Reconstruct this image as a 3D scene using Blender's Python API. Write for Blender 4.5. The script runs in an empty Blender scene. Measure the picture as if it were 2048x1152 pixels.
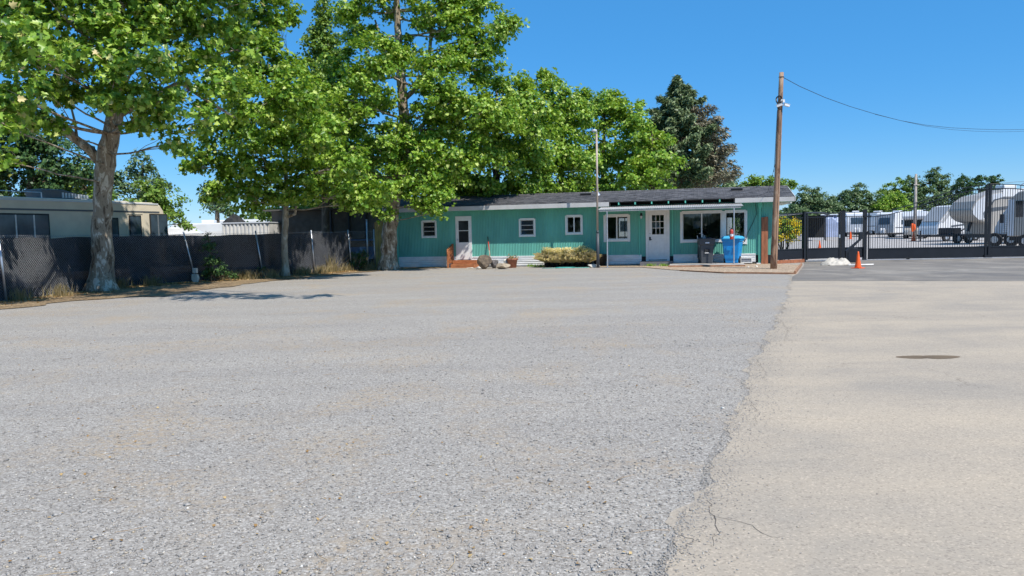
import bpy, bmesh, math, random
import numpy as np
from mathutils import Vector, Matrix, Euler
random.seed(7); rng = np.random.default_rng(11)
S = bpy.context.scene; COL = S.collection
R_ = math.radians; PI = math.pi

# ---------------------------------------------------------------- camera model (photo is 2048 x 1152)
FPX = 1500.0; CAMH = 1.6; ROLL = R_(1.2); PITCH = math.atan(111/1500)
_F = np.array([0, math.cos(PITCH), -math.sin(PITCH)]); _R0 = np.array([1., 0, 0]); _U0 = np.array([0, math.sin(PITCH), math.cos(PITCH)])
_U = _U0*math.cos(ROLL)+_R0*math.sin(ROLL); _R = _R0*math.cos(ROLL)-_U0*math.sin(ROLL); _C = np.array([0, 0, CAMH])
def ray(x, y):
    d = _F+(x-1024)/FPX*_R-(y-576)/FPX*_U
    return d/d[1]
def G(x, y, z=0.0):
    d = ray(x, y); t = (z-CAMH)/d[2]; return Vector(_C+d*t)
def at(x, y, dist): return Vector(_C+ray(x, y)*dist)

# ---------------------------------------------------------------- materials
def new_mat(name):
    m = bpy.data.materials.new(name); m.use_nodes = True
    nt = m.node_tree; return m, nt, nt.nodes['Principled BSDF']
def ramp(nt, stops, interp='LINEAR'):
    n = nt.nodes.new('ShaderNodeValToRGB'); r = n.color_ramp; r.interpolation = interp
    while len(r.elements) < len(stops): r.elements.new(0.5)
    for e, (p, c) in zip(r.elements, stops):
        e.position = p; e.color = (c[0], c[1], c[2], 1)
    return n
def coords(nt, scale=(1, 1, 1), rot=(0, 0, 0)):
    tc = nt.nodes.new('ShaderNodeTexCoord'); mp = nt.nodes.new('ShaderNodeMapping')
    mp.inputs['Scale'].default_value = scale; mp.inputs['Rotation'].default_value = rot
    nt.links.new(tc.outputs['Object'], mp.inputs['Vector']); return mp.outputs['Vector']
def noise(nt, vec, scale, detail=4, rough=0.55, dist=0.0):
    n = nt.nodes.new('ShaderNodeTexNoise'); n.inputs['Scale'].default_value = scale
    n.inputs['Detail'].default_value = detail; n.inputs['Roughness'].default_value = rough; n.inputs['Distortion'].default_value = dist
    nt.links.new(vec, n.inputs['Vector']); return n
def mixc(nt, fac, a, b, mode='MIX'):
    n = nt.nodes.new('ShaderNodeMix'); n.data_type = 'RGBA'; n.blend_type = mode
    for sock, v in ((n.inputs[0], fac), (n.inputs[6], a), (n.inputs[7], b)):
        if hasattr(v, 'links') or hasattr(v, 'is_linked'): nt.links.new(v, sock)
        elif isinstance(v, (int, float)): sock.default_value = v
        else: sock.default_value = (v[0], v[1], v[2], 1)
    return n.outputs[2]
def bump(nt, b, height, strength=0.4, dist=0.01):
    n = nt.nodes.new('ShaderNodeBump'); n.inputs['Strength'].default_value = strength; n.inputs['Distance'].default_value = dist
    nt.links.new(height, n.inputs['Height']); nt.links.new(n.outputs[0], b.inputs['Normal'])
def mat(name, c, rough=0.6, metal=0.0, var=0.25, scale=3.0, bmp=0.0, bscale=30, spec=None, stretch=(1, 1, 1), c2=None):
    m, nt, b = new_mat(name); v = coords(nt, stretch)
    n = noise(nt, v, scale, 6, 0.65)
    lo = tuple(x*(1-var) for x in c) if c2 is None else c2
    hi = tuple(min(0.95, x*(1+var*0.5)) for x in c) if c2 is None else c
    r = ramp(nt, [(0.35, lo), (0.65, hi)]); nt.links.new(n.outputs['Fac'], r.inputs[0])
    nt.links.new(r.outputs[0], b.inputs['Base Color'])
    b.inputs['Roughness'].default_value = rough; b.inputs['Metallic'].default_value = metal
    if spec is not None: b.inputs['Specular IOR Level'].default_value = spec
    if bmp:
        n2 = noise(nt, v, bscale, 5, 0.6); bump(nt, b, n2.outputs['Fac'], bmp, 0.01)
    return m
def leaf_mat(name, stops, transl=0.45, tcol=(0.30, 0.42, 0.03), rough=0.45):
    m, nt, b = new_mat(name); g = nt.nodes.new('ShaderNodeNewGeometry')
    r = ramp(nt, stops); nt.links.new(g.outputs['Random Per Island'], r.inputs[0])
    nt.links.new(r.outputs[0], b.inputs['Base Color']); b.inputs['Roughness'].default_value = rough
    b.inputs['Specular IOR Level'].default_value = 0.35
    t = nt.nodes.new('ShaderNodeBsdfTranslucent')
    tc = mixc(nt, 0.5, r.outputs[0], tcol); nt.links.new(tc, t.inputs[0])
    mx = nt.nodes.new('ShaderNodeMixShader'); mx.inputs[0].default_value = transl
    nt.links.new(b.outputs[0], mx.inputs[1]); nt.links.new(t.outputs[0], mx.inputs[2])
    nt.links.new(mx.outputs[0], nt.nodes['Material Output'].inputs[0]); return m
def glass_mat(name, tint=(0.6, 0.65, 0.66), rough=0.02, transp=0.75):
    m, nt, b = new_mat(name)
    t = nt.nodes.new('ShaderNodeBsdfTransparent'); t.inputs[0].default_value = (*tint, 1)
    g = nt.nodes.new('ShaderNodeBsdfGlossy'); g.inputs['Roughness'].default_value = rough
    fr = nt.nodes.new('ShaderNodeFresnel'); fr.inputs[0].default_value = 1.6
    mx = nt.nodes.new('ShaderNodeMixShader'); nt.links.new(fr.outputs[0], mx.inputs[0])
    nt.links.new(t.outputs[0], mx.inputs[1]); nt.links.new(g.outputs[0], mx.inputs[2])
    nt.links.new(mx.outputs[0], nt.nodes['Material Output'].inputs[0]); return m

def gravel_mat(name, darks, lights, tan, tan_lo=0.52, tan_hi=0.7, cell=55.0, bs=0.9):
    m, nt, b = new_mat(name); v = coords(nt)
    wob = noise(nt, v, 9, 3)
    vo = nt.nodes.new('ShaderNodeTexVoronoi'); vo.inputs['Scale'].default_value = cell; vo.inputs['Randomness'].default_value = 1
    nt.links.new(v, vo.inputs['Vector'])
    sep = nt.nodes.new('ShaderNodeSeparateColor'); nt.links.new(vo.outputs['Color'], sep.inputs[0])
    r = ramp(nt, [(0.0, darks), (0.35, tuple((a+c)/2 for a, c in zip(darks, lights))), (0.8, lights), (1.0, tuple(min(.9, x*1.35) for x in lights))])
    nt.links.new(sep.outputs[0], r.inputs[0])
    big = noise(nt, v, 0.55, 6, 0.62, 0.6); rb = ramp(nt, [(tan_lo, (0, 0, 0)), (tan_hi, (1, 1, 1))]); nt.links.new(big.outputs['Fac'], rb.inputs[0])
    fine = noise(nt, v, 14, 4, 0.7); rf = ramp(nt, [(0.42, (0, 0, 0)), (0.62, (1, 1, 1))]); nt.links.new(fine.outputs['Fac'], rf.inputs[0])
    fm = nt.nodes.new('ShaderNodeMath'); fm.operation = 'MULTIPLY'; nt.links.new(rb.outputs[0], fm.inputs[0]); nt.links.new(rf.outputs[0], fm.inputs[1])
    c = mixc(nt, fm.outputs[0], r.outputs[0], tan)
    # wheel-swept lighter and darker bands
    sw = noise(nt, coords(nt, (0.12, 0.6, 1), (0, 0, R_(24))), 1.6, 5, 0.6); rs = ramp(nt, [(0.35, (0.92, 0.92, 0.93)), (0.65, (1.04, 1.035, 1.03))]); nt.links.new(sw.outputs['Fac'], rs.inputs[0])
    c = mixc(nt, 1.0, c, rs.outputs[0], 'MULTIPLY')
    nt.links.new(c, b.inputs['Base Color']); b.inputs['Roughness'].default_value = 0.9; b.inputs['Specular IOR Level'].default_value = 0.2
    h = nt.nodes.new('ShaderNodeMath'); h.operation = 'ADD'
    inv = nt.nodes.new('ShaderNodeMath'); inv.operation = 'MULTIPLY'; inv.inputs[1].default_value = -0.7
    nt.links.new(vo.outputs['Distance'], inv.inputs[0]); nt.links.new(inv.outputs[0], h.inputs[0])
    h2 = nt.nodes.new('ShaderNodeMath'); h2.operation = 'MULTIPLY'; h2.inputs[1].default_value = 0.8; nt.links.new(sep.outputs[1], h2.inputs[0]); nt.links.new(h2.outputs[0], h.inputs[1])
    bump(nt, b, h.outputs[0], bs, 0.012)
    return m
def asphalt_mat(name, base, lo, dust, cracks=True, spec_amt=0.5):
    m, nt, b = new_mat(name); v = coords(nt)
    big = noise(nt, v, 0.5, 7, 0.65, 0.8); r = ramp(nt, [(0.32, lo), (0.5, base), (0.7, dust)]); nt.links.new(big.outputs['Fac'], r.inputs[0])
    lane = noise(nt, coords(nt, (0.35, 1.4, 1), (0, 0, R_(-12))), 0.9, 5, 0.6); rl = ramp(nt, [(0.35, (0.91, 0.92, 0.935)), (0.62, (1.04, 1.03, 1.01))]); nt.links.new(lane.outputs['Fac'], rl.inputs[0])
    c = mixc(nt, 1.0, r.outputs[0], rl.outputs[0], 'MULTIPLY')
    vo = nt.nodes.new('ShaderNodeTexVoronoi'); vo.inputs['Scale'].default_value = 90; nt.links.new(v, vo.inputs['Vector'])
    sep = nt.nodes.new('ShaderNodeSeparateColor'); nt.links.new(vo.outputs['Color'], sep.inputs[0])
    rg = ramp(nt, [(0.0, (0.55, 0.55, 0.56)), (0.18, (0.9, 0.9, 0.9)), (0.85, (1.04, 1.04, 1.03)), (0.97, (1.35, 1.33, 1.3))]); nt.links.new(sep.outputs[0], rg.inputs[0])
    c = mixc(nt, spec_amt, c, rg.outputs[0], 'MULTIPLY')
    if cracks:
        cv = nt.nodes.new('ShaderNodeVectorMath'); cv.operation = 'ADD'
        wn = noise(nt, v, 1.3, 5, 0.7); nt.links.new(v, cv.inputs[0]); nt.links.new(wn.outputs['Color'], cv.inputs[1])
        ck = nt.nodes.new('ShaderNodeTexVoronoi'); ck.feature = 'DISTANCE_TO_EDGE'; ck.inputs['Scale'].default_value = 0.42
        nt.links.new(cv.outputs[0], ck.inputs['Vector'])
        rc = ramp(nt, [(0.0, (0.55, 0.52, 0.5)), (0.004, (1, 1, 1))]); nt.links.new(ck.outputs['Distance'], rc.inputs[0])
        mk = noise(nt, v, 0.6, 3); rm = ramp(nt, [(0.5, (0, 0, 0)), (0.6, (1, 1, 1))]); nt.links.new(mk.outputs['Fac'], rm.inputs[0])
        c = mixc(nt, rm.outputs[0], c, mixc(nt, 1.0, c, rc.outputs[0], 'MULTIPLY'))
    nt.links.new(c, b.inputs['Base Color']); b.inputs['Roughness'].default_value = 0.88; b.inputs['Specular IOR Level'].default_value = 0.25
    bump(nt, b, sep.outputs[1], 0.35, 0.006)
    return m
def bark_mat(name, base, pale, dark, sc=3.0):
    m, nt, b = new_mat(name); v = coords(nt, (1.6, 1.6, 0.55))
    n1 = noise(nt, v, sc, 6, 0.65, 0.7); r = ramp(nt, [(0.40, dark), (0.445, base), (0.54, base), (0.575, pale)], 'LINEAR'); nt.links.new(n1.outputs['Fac'], r.inputs[0])
    vo = nt.nodes.new('ShaderNodeTexVoronoi'); vo.inputs['Scale'].default_value = sc*2.6; nt.links.new(v, vo.inputs['Vector'])
    rv = ramp(nt, [(0.0, (0.6, 0.6, 0.6)), (0.4, (1, 1, 1))]); nt.links.new(vo.outputs['Distance'], rv.inputs[0])
    c = mixc(nt, 0.7, r.outputs[0], rv.outputs[0], 'MULTIPLY')
    nt.links.new(c, b.inputs['Base Color']); b.inputs['Roughness'].default_value = 0.9
    bump(nt, b, n1.outputs['Fac'], 0.6, 0.03); return m
def shingle_mat(name):
    m, nt, b = new_mat(name); v = coords(nt)
    br = nt.nodes.new('ShaderNodeTexBrick'); br.offset = 0.37; br.inputs['Scale'].default_value = 1
    br.inputs['Brick Width'].default_value = 0.28; br.inputs['Row Height'].default_value = 0.14; br.inputs['Mortar Size'].default_value = 0.008
    br.inputs['Color1'].default_value = (0.080, 0.080, 0.085, 1); br.inputs['Color2'].default_value = (0.145, 0.141, 0.146, 1); br.inputs['Mortar'].default_value = (0.03, 0.03, 0.03, 1)
    nt.links.new(v, br.inputs['Vector'])
    n = noise(nt, v, 5, 6, 0.7); r = ramp(nt, [(0.3, (0.75, 0.75, 0.78)), (0.7, (1.15, 1.12, 1.1))]); nt.links.new(n.outputs['Fac'], r.inputs[0])
    c = mixc(nt, 1.0, br.outputs['Color'], r.outputs[0], 'MULTIPLY'); nt.links.new(c, b.inputs['Base Color'])
    b.inputs['Roughness'].default_value = 0.92
    bump(nt, b, br.outputs['Fac'], -0.6, 0.01) if False else bump(nt, b, n.outputs['Fac'], 0.3, 0.01)
    return m

M = {}
M['gravel'] = gravel_mat('gravel_ground', (0.225, 0.198, 0.168), (0.385, 0.352, 0.306), (0.40, 0.30, 0.19), 0.49, 0.68, cell=85.0, bs=0.3)
M['stones'] = leaf_mat('loose_stones', [(0, (0.17, 0.16, 0.145)), (0.2, (0.29, 0.27, 0.245)), (0.85, (0.40, 0.375, 0.34)), (0.95, (0.45, 0.37, 0.26)), (1, (0.66, 0.63, 0.57))], 0.0, rough=0.85)
M['drive'] = asphalt_mat('worn_paving', (0.415, 0.348, 0.27), (0.36, 0.31, 0.25), (0.46, 0.382, 0.29), spec_amt=0.6)
M['apron'] = asphalt_mat('dark_asphalt', (0.225, 0.20, 0.17), (0.165, 0.15, 0.135), (0.33, 0.295, 0.25), False)
M['yard'] = gravel_mat('yard_gravel', (0.30, 0.28, 0.26), (0.46, 0.43, 0.40), (0.42, 0.35, 0.27), cell=30, bs=0.4)
M['dirt'] = gravel_mat('dry_dirt', (0.15, 0.10, 0.055), (0.36, 0.26, 0.15), (0.11, 0.075, 0.045), 0.42, 0.6, 30, 0.7)
M['far'] = mat('dry_field', (0.24, 0.22, 0.15), 0.95, c2=(0.14, 0.16, 0.08), scale=0.05)
M['bark_chips'] = gravel_mat('bark_chips', (0.22, 0.15, 0.10), (0.52, 0.40, 0.28), (0.45, 0.36, 0.26), 0.5, 0.7, 26, 1.0)
M['puddle'] = mat('damp_stain', (0.17, 0.115, 0.06), 0.75, var=0.2)
M['teal'] = mat('teal_siding', (0.14, 0.43, 0.355), 0.55, var=0.20, scale=1.1, spec=0.3, stretch=(1, 1, 0.25))
M['tealtrim'] = mat('teal_trim', (0.12, 0.50, 0.38), 0.5, var=0.06)
M['white'] = mat('white_paint', (0.78, 0.78, 0.76), 0.5, var=0.07, scale=6)
M['skirt'] = mat('white_skirting', (0.80, 0.80, 0.79), 0.45, var=0.14, scale=2.2, stretch=(1, 1, 3))
M['shingle'] = shingle_mat('grey_shingles')
M['dark'] = mat('dark_void', (0.015, 0.016, 0.018), 0.8, var=0.2)
M['interior'] = mat('interior_wall', (0.62, 0.60, 0.55), 0.8, var=0.1)
M['intfloor'] = mat('interior_floor', (0.16, 0.12, 0.09), 0.6)
M['pane'] = glass_mat('window_glass')
M['dimpane'] = mat('dark_glass', (0.018, 0.022, 0.026), 0.06, var=0.3, spec=0.5)
M['tintpane'] = mat('tinted_vehicle_glass', (0.05, 0.075, 0.10), 0.08, var=0.4, scale=1.5)
M['galv'] = mat('galvanised_steel', (0.55, 0.57, 0.60), 0.38, 0.75, var=0.15, scale=9)
M['wire'] = mat('chain_link_wire', (0.30, 0.31, 0.32), 0.45, 0.5, var=0.1)
M['corr'] = mat('corrugated_sheet', (0.52, 0.50, 0.47), 0.5, 0.3, var=0.2, scale=4)
M['concrete'] = mat('slab_concrete', (0.42, 0.39, 0.35), 0.85, var=0.2, scale=5, bmp=0.2, bscale=60)
M['darkconc'] = mat('dark_step', (0.14, 0.14, 0.15), 0.85, var=0.2)
M['redwood'] = mat('redwood_board', (0.36, 0.13, 0.06), 0.75, var=0.35, scale=2.5, stretch=(6, 6, 1))
M['stepwood'] = mat('stained_wood', (0.42, 0.15, 0.055), 0.65, var=0.4, scale=4, stretch=(1, 1, 5))
M['timber'] = mat('edging_timber', (0.38, 0.20, 0.11), 0.85, var=0.35, scale=5)
M['black'] = mat('black_steel', (0.014, 0.016, 0.021), 0.42, 0.0, var=0.2, spec=0.4)
M['rubber'] = mat('black_rubber', (0.02, 0.02, 0.02), 0.8, var=0.2)
M['plastic'] = mat('black_plastic', (0.02, 0.021, 0.022), 0.5, var=0.2)
M['greybin'] = mat('charcoal_plastic', (0.055, 0.062, 0.072), 0.5, var=0.12)
M['bluebin'] = mat('bright_blue_plastic', (0.008, 0.26, 0.62), 0.42, var=0.08)
M['bluelid'] = mat('lighter_blue_lid', (0.06, 0.42, 0.72), 0.5, var=0.08)  # lid is a lighter blue than the bin body
M['orange'] = mat('cone_orange', (0.92, 0.13, 0.015), 0.5, var=0.12, scale=8)
M['red'] = mat('red_enamel', (0.50, 0.055, 0.035), 0.4, var=0.15)
M['terra'] = mat('terracotta', (0.38, 0.15, 0.09), 0.85, var=0.3, scale=8)
M['rockdark'] = mat('brown_rock', (0.23, 0.17, 0.11), 0.9, c2=(0.07, 0.055, 0.045), scale=7, bmp=0.8, bscale=14)
M['rockgrey'] = mat('dark_rock', (0.17, 0.15, 0.14), 0.9, c2=(0.06, 0.055, 0.055), scale=9, bmp=0.8, bscale=14)
M['rocktan'] = mat('tan_rock', (0.52, 0.43, 0.31), 0.9, c2=(0.36, 0.28, 0.20), scale=5, bmp=0.6, bscale=12)
M['rockpale'] = mat('pale_stone', (0.68, 0.63, 0.54), 0.9, var=0.2, scale=6, bmp=0.4, bscale=12)
M['straw'] = leaf_mat('dry_grass_blades', [(0, (0.74, 0.72, 0.22)), (0.2, (0.90, 0.80, 0.36)), (0.7, (0.96, 0.84, 0.50)), (1, (0.97, 0.89, 0.66))], 0.5, (0.98, 0.85, 0.42))
M['weed'] = leaf_mat('dry_weeds', [(0, (0.18, 0.17, 0.07)), (0.5, (0.36, 0.28, 0.13)), (1, (0.52, 0.42, 0.25))], 0.3, (0.4, 0.3, 0.1))
M['litter'] = leaf_mat('fallen_leaves', [(0, (0.20, 0.11, 0.04)), (0.5, (0.45, 0.26, 0.09)), (1, (0.62, 0.46, 0.22))], 0.2, (0.4, 0.3, 0.1))
M['pole'] = bark_mat('weathered_pole_wood', (0.33, 0.20, 0.125), (0.40, 0.28, 0.19), (0.19, 0.10, 0.06), 2.2)
M['polegrey'] = mat('grey_old_wood', (0.40, 0.35, 0.30), 0.9, var=0.3)
M['lamppole'] = mat('tan_painted_steel', (0.42, 0.34, 0.28), 0.5, 0.2, var=0.15)
M['tarp'] = mat('white_plastic_sheet', (0.52, 0.47, 0.39), 0.55, var=0.12, scale=5)
M['bluetarp'] = mat('pale_blue_cover', (0.50, 0.56, 0.74), 0.6, var=0.2, scale=1.5)
M['hose'] = mat('teal_hose', (0.08, 0.42, 0.36), 0.4, var=0.1)
M['beige'] = mat('beige_vehicle_panel', (0.68, 0.60, 0.46), 0.5, var=0.12, scale=1.2)
M['rvwhite'] = mat('white_vehicle_panel', (0.74, 0.74, 0.74), 0.35, var=0.06, scale=1)
M['rvgrey'] = mat('grey_vehicle_panel', (0.42, 0.42, 0.42), 0.4, var=0.08, scale=1)
M['rvtan'] = mat('taupe_vehicle_panel', (0.40, 0.37, 0.33), 0.45, var=0.08, scale=1)
M['rvpale'] = mat('pale_grey_panel', (0.58, 0.60, 0.63), 0.4, var=0.06, scale=1)
M['stripe'] = mat('dark_grey_stripe', (0.10, 0.11, 0.125), 0.4, var=0.08)
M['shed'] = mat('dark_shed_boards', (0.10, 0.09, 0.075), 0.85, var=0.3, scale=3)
M['yellowboard'] = mat('yellow_boards', (0.46, 0.33, 0.12), 0.8, var=0.35, scale=3, stretch=(3, 3, 0.6))
M['whitecorr'] = mat('white_corrugated', (0.66, 0.64, 0.60), 0.5, var=0.18, scale=3)
M['navy'] = mat('blue_car_paint', (0.03, 0.09, 0.20), 0.3, var=0.08)
M['chrome'] = mat('bright_metal', (0.75, 0.76, 0.78), 0.2, 0.9, var=0.05)
M['paper'] = mat('white_paper', (0.72, 0.74, 0.78), 0.8, var=0.04)
M['ink'] = mat('grey_print', (0.25, 0.26, 0.30), 0.8, var=0.04)
# windbreak fabric: dense knitted black mesh, a little light comes through
m_, nt_, b_ = new_mat('black_windscreen_fabric'); v_ = coords(nt_)
n_ = noise(nt_, v_, 1.6, 5, 0.7); r_ = ramp(nt_, [(0.35, (0.008, 0.009, 0.013)), (0.7, (0.028, 0.031, 0.042))]); nt_.links.new(n_.outputs['Fac'], r_.inputs[0]); nt_.links.new(r_.outputs[0], b_.inputs['Base Color'])
b_.inputs['Roughness'].default_value = 0.85
t_ = nt_.nodes.new('ShaderNodeBsdfTransparent'); x_ = nt_.nodes.new('ShaderNodeMixShader'); x_.inputs[0].default_value = 0.015
nt_.links.new(b_.outputs[0], x_.inputs[1]); nt_.links.new(t_.outputs[0], x_.inputs[2]); nt_.links.new(x_.outputs[0], nt_.nodes['Material Output'].inputs[0]); M['screen'] = m_
M['bark_plane'] = bark_mat('mottled_plane_bark', (0.30, 0.24, 0.17), (0.58, 0.52, 0.42), (0.12, 0.085, 0.055), 4.2)
M['bark_pale'] = bark_mat('pale_smooth_bark', (0.36, 0.30, 0.22), (0.50, 0.45, 0.36), (0.20, 0.15, 0.10), 4)
M['bark_dark'] = bark_mat('dark_bark', (0.12, 0.09, 0.065), (0.20, 0.16, 0.12), (0.06, 0.045, 0.03))
M['leaf_plane'] = leaf_mat('plane_tree_leaves', [(0, (0.045, 0.12, 0.016)), (0.35, (0.13, 0.27, 0.03)), (0.8, (0.35, 0.51, 0.075)), (0.96, (0.56, 0.68, 0.18)), (0.982, (0.74, 0.62, 0.26)), (1, (0.76, 0.60, 0.34))], 0.30, (0.50, 0.66, 0.03), rough=0.38)
M['leaf_bright'] = leaf_mat('bright_green_leaves', [(0, (0.05, 0.13, 0.014)), (0.4, (0.15, 0.30, 0.028)), (0.85, (0.38, 0.54, 0.075)), (1, (0.64, 0.72, 0.22))], 0.33, (0.52, 0.68, 0.03), rough=0.38)
M['leaf_mid'] = leaf_mat('mid_green_leaves', [(0, (0.08, 0.16, 0.022)), (0.6, (0.17, 0.29, 0.04)), (1, (0.34, 0.44, 0.10))], 0.28, (0.42, 0.54, 0.04))
M['leaf_dull'] = leaf_mat('dull_olive_leaves', [(0, (0.06, 0.12, 0.045)), (0.6, (0.14, 0.22, 0.08)), (1, (0.27, 0.34, 0.16))], 0.25, (0.15, 0.22, 0.05))
M['leaf_dark'] = leaf_mat('dark_green_leaves', [(0, (0.03, 0.075, 0.022)), (0.6, (0.06, 0.13, 0.038)), (1, (0.12, 0.20, 0.055))], 0.22, (0.1, 0.18, 0.03))
M['needles'] = leaf_mat('conifer_needles', [(0, (0.085, 0.135, 0.065)), (0.6, (0.18, 0.25, 0.105)), (1, (0.31, 0.35, 0.16))], 0.15, (0.1, 0.15, 0.04))
M['needles_dry'] = leaf_mat('browning_needles', [(0, (0.15, 0.17, 0.10)), (1, (0.34, 0.28, 0.19))], 0.15, (0.15, 0.12, 0.05))
M['flower'] = leaf_mat('yellow_petals', [(0, (0.90, 0.62, 0.01)), (1, (0.95, 0.80, 0.04))], 0.3, (0.95, 0.8, 0.02))

# ---------------------------------------------------------------- mesh helpers
def tag(o, label=None, cat=None, group=None, kind=None):
    if label: o['label'] = label
    if cat: o['category'] = cat
    if group: o['group'] = group
    if kind: o['kind'] = kind
    return o
def empty(name, loc=(0, 0, 0), rz=0.0, label=None, cat=None, group=None):
    o = bpy.data.objects.new(name, None); o.location = loc; o.rotation_euler = (0, 0, rz); o.empty_display_size = 0.3
    COL.objects.link(o); return tag(o, label, cat, group)
class MB:
    def __init__(s): s.v = []; s.f = []; s.mi = []; s.cur = 0
    def add(s, vs, fs):
        o = len(s.v); s.v += [tuple(v) for v in vs]; s.f += [tuple(i+o for i in f) for f in fs]; s.mi += [s.cur]*len(fs); return s
    def box(s, x0, x1, y0, y1, z0, z1, mtx=None):
        vs = [Vector((x, y, z)) for z in (z0, z1) for y in (y0, y1) for x in (x0, x1)]
        if mtx: vs = [mtx @ v for v in vs]
        return s.add(vs, [(0, 2, 3, 1), (4, 5, 7, 6), (0, 1, 5, 4), (2, 6, 7, 3), (0, 4, 6, 2), (1, 3, 7, 5)])
    def bar(s, a, b, w, h=None, up=(0, 0, 1)):
        a, b = Vector(a), Vector(b); h = h or w; d = (b-a); L = d.length; d.normalize(); up = Vector(up)
        if abs(d.dot(up)) > 0.98: up = Vector((0, 1, 0))
        x = d.cross(up).normalized(); y = x.cross(d).normalized()
        vs = [p+x*sx*w/2+y*sy*h/2 for p in (a, b) for sx, sy in ((-1, -1), (1, -1), (1, 1), (-1, 1))]
        return s.add(vs, [(3, 2, 1, 0), (4, 5, 6, 7), (0, 1, 5, 4), (1, 2, 6, 5), (2, 3, 7, 6), (3, 0, 4, 7)])
    def tube(s, pts, rad, n=8, cap=True):
        pts = [Vector(p) for p in pts]
        if not hasattr(rad, '__len__'): rad = [rad]*len(pts)
        rings = []; ref = None
        for i, p in enumerate(pts):
            d = (pts[min(i+1, len(pts)-1)]-pts[max(i-1, 0)]).normalized()
            if ref is None:
                ref = d.cross(Vector((0, 0, 1)) if abs(d.z) < 0.9 else Vector((1, 0, 0))).normalized()
            ref = (ref-d*ref.dot(d)).normalized(); q = d.cross(ref)
            rings.append([p+(ref*math.cos(2*PI*k/n)+q*math.sin(2*PI*k/n))*rad[i] for k in range(n)])
        vs = [v for r in rings for v in r]; fs = []
        for i in range(len(pts)-1):
            for k in range(n):
                a = i*n+k; b = i*n+(k+1) % n; fs.append((a, b, b+n, a+n))
        if cap: fs.append(tuple(range(n-1, -1, -1))); fs.append(tuple((len(pts)-1)*n+k for k in range(n)))
        return s.add(vs, fs)
    def lathe(s, prof, c=(0, 0, 0), n=16, mtx=None):
        vs = []; c = Vector(c)
        for r, z in prof:
            for k in range(n):
                v = Vector((r*math.cos(2*PI*k/n), r*math.sin(2*PI*k/n), z)); v = (mtx @ v) if mtx else v; vs.append(v+c)
        fs = []
        for i in range(len(prof)-1):
            for k in range(n):
                a = i*n+k; b = i*n+(k+1) % n; fs.append((a, b, b+n, a+n))
        fs.append(tuple(range(n-1, -1, -1))); fs.append(tuple((len(prof)-1)*n+k for k in range(n)))
        return s.add(vs, fs)
    def prism(s, prof, y0, y1):      # prof: list of (x, z), extruded along y
        n = len(prof); vs = [(x, y0, z) for x, z in prof]+[(x, y1, z) for x, z in prof]
        fs = [tuple(range(n)), tuple(range(2*n-1, n-1, -1))]+[(i, i+n, (i+1) % n+n, (i+1) % n) for i in range(n)]
        return s.add(vs, fs)
    def poly(s, pts, z): return s.add([(p[0], p[1], z) for p in pts], [tuple(range(len(pts)))])
    def build(s, name, m, parent=None, smooth=False, bevel=0.0, loc=None, rot=None):
        me = bpy.data.meshes.new(name); me.from_pydata(s.v, [], s.f)
        for mm in (m if isinstance(m, (list, tuple)) else [m]): me.materials.append(mm)
        me.polygons.foreach_set('material_index', s.mi)
        bm = bmesh.new(); bm.from_mesh(me); bmesh.ops.recalc_face_normals(bm, faces=bm.faces)
        if smooth:
            for f in bm.faces: f.smooth = len(f.verts) <= 4
        bm.to_mesh(me); bm.free()
        o = bpy.data.objects.new(name, me); COL.objects.link(o)
        if parent: o.parent = parent
        if loc is not None: o.location = loc
        if rot is not None: o.rotation_euler = rot
        if bevel:
            b = o.modifiers.new('b', 'BEVEL'); b.width = bevel; b.segments = 2; b.limit_method = 'ANGLE'
        return o
def fast_mesh(name, V, sizes, m, parent=None):
    """V: (N,3) verts laid out polygon after polygon (islands share no verts unless idx given)"""
    idx, V = V if isinstance(V, tuple) else (None, V)
    me = bpy.data.meshes.new(name); n = len(V)
    if idx is None: idx = np.arange(n, dtype=np.int32)
    me.vertices.add(n); me.vertices.foreach_set('co', np.ascontiguousarray(V, dtype=np.float32).ravel())
    me.loops.add(len(idx)); me.loops.foreach_set('vertex_index', idx.astype(np.int32))
    sizes = np.asarray(sizes, dtype=np.int32); me.polygons.add(len(sizes))
    st = np.concatenate([[0], np.cumsum(sizes)[:-1]]).astype(np.int32)
    me.polygons.foreach_set('loop_start', st); me.polygons.foreach_set('loop_total', sizes)
    me.update(calc_edges=True)
    for mm in (m if isinstance(m, (list, tuple)) else [m]): me.materials.append(mm)
    o = bpy.data.objects.new(name, me); COL.objects.link(o)
    if parent: o.parent = parent
    return o
def unit(a): return a/np.maximum(np.linalg.norm(a, axis=-1, keepdims=True), 1e-9)

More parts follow.
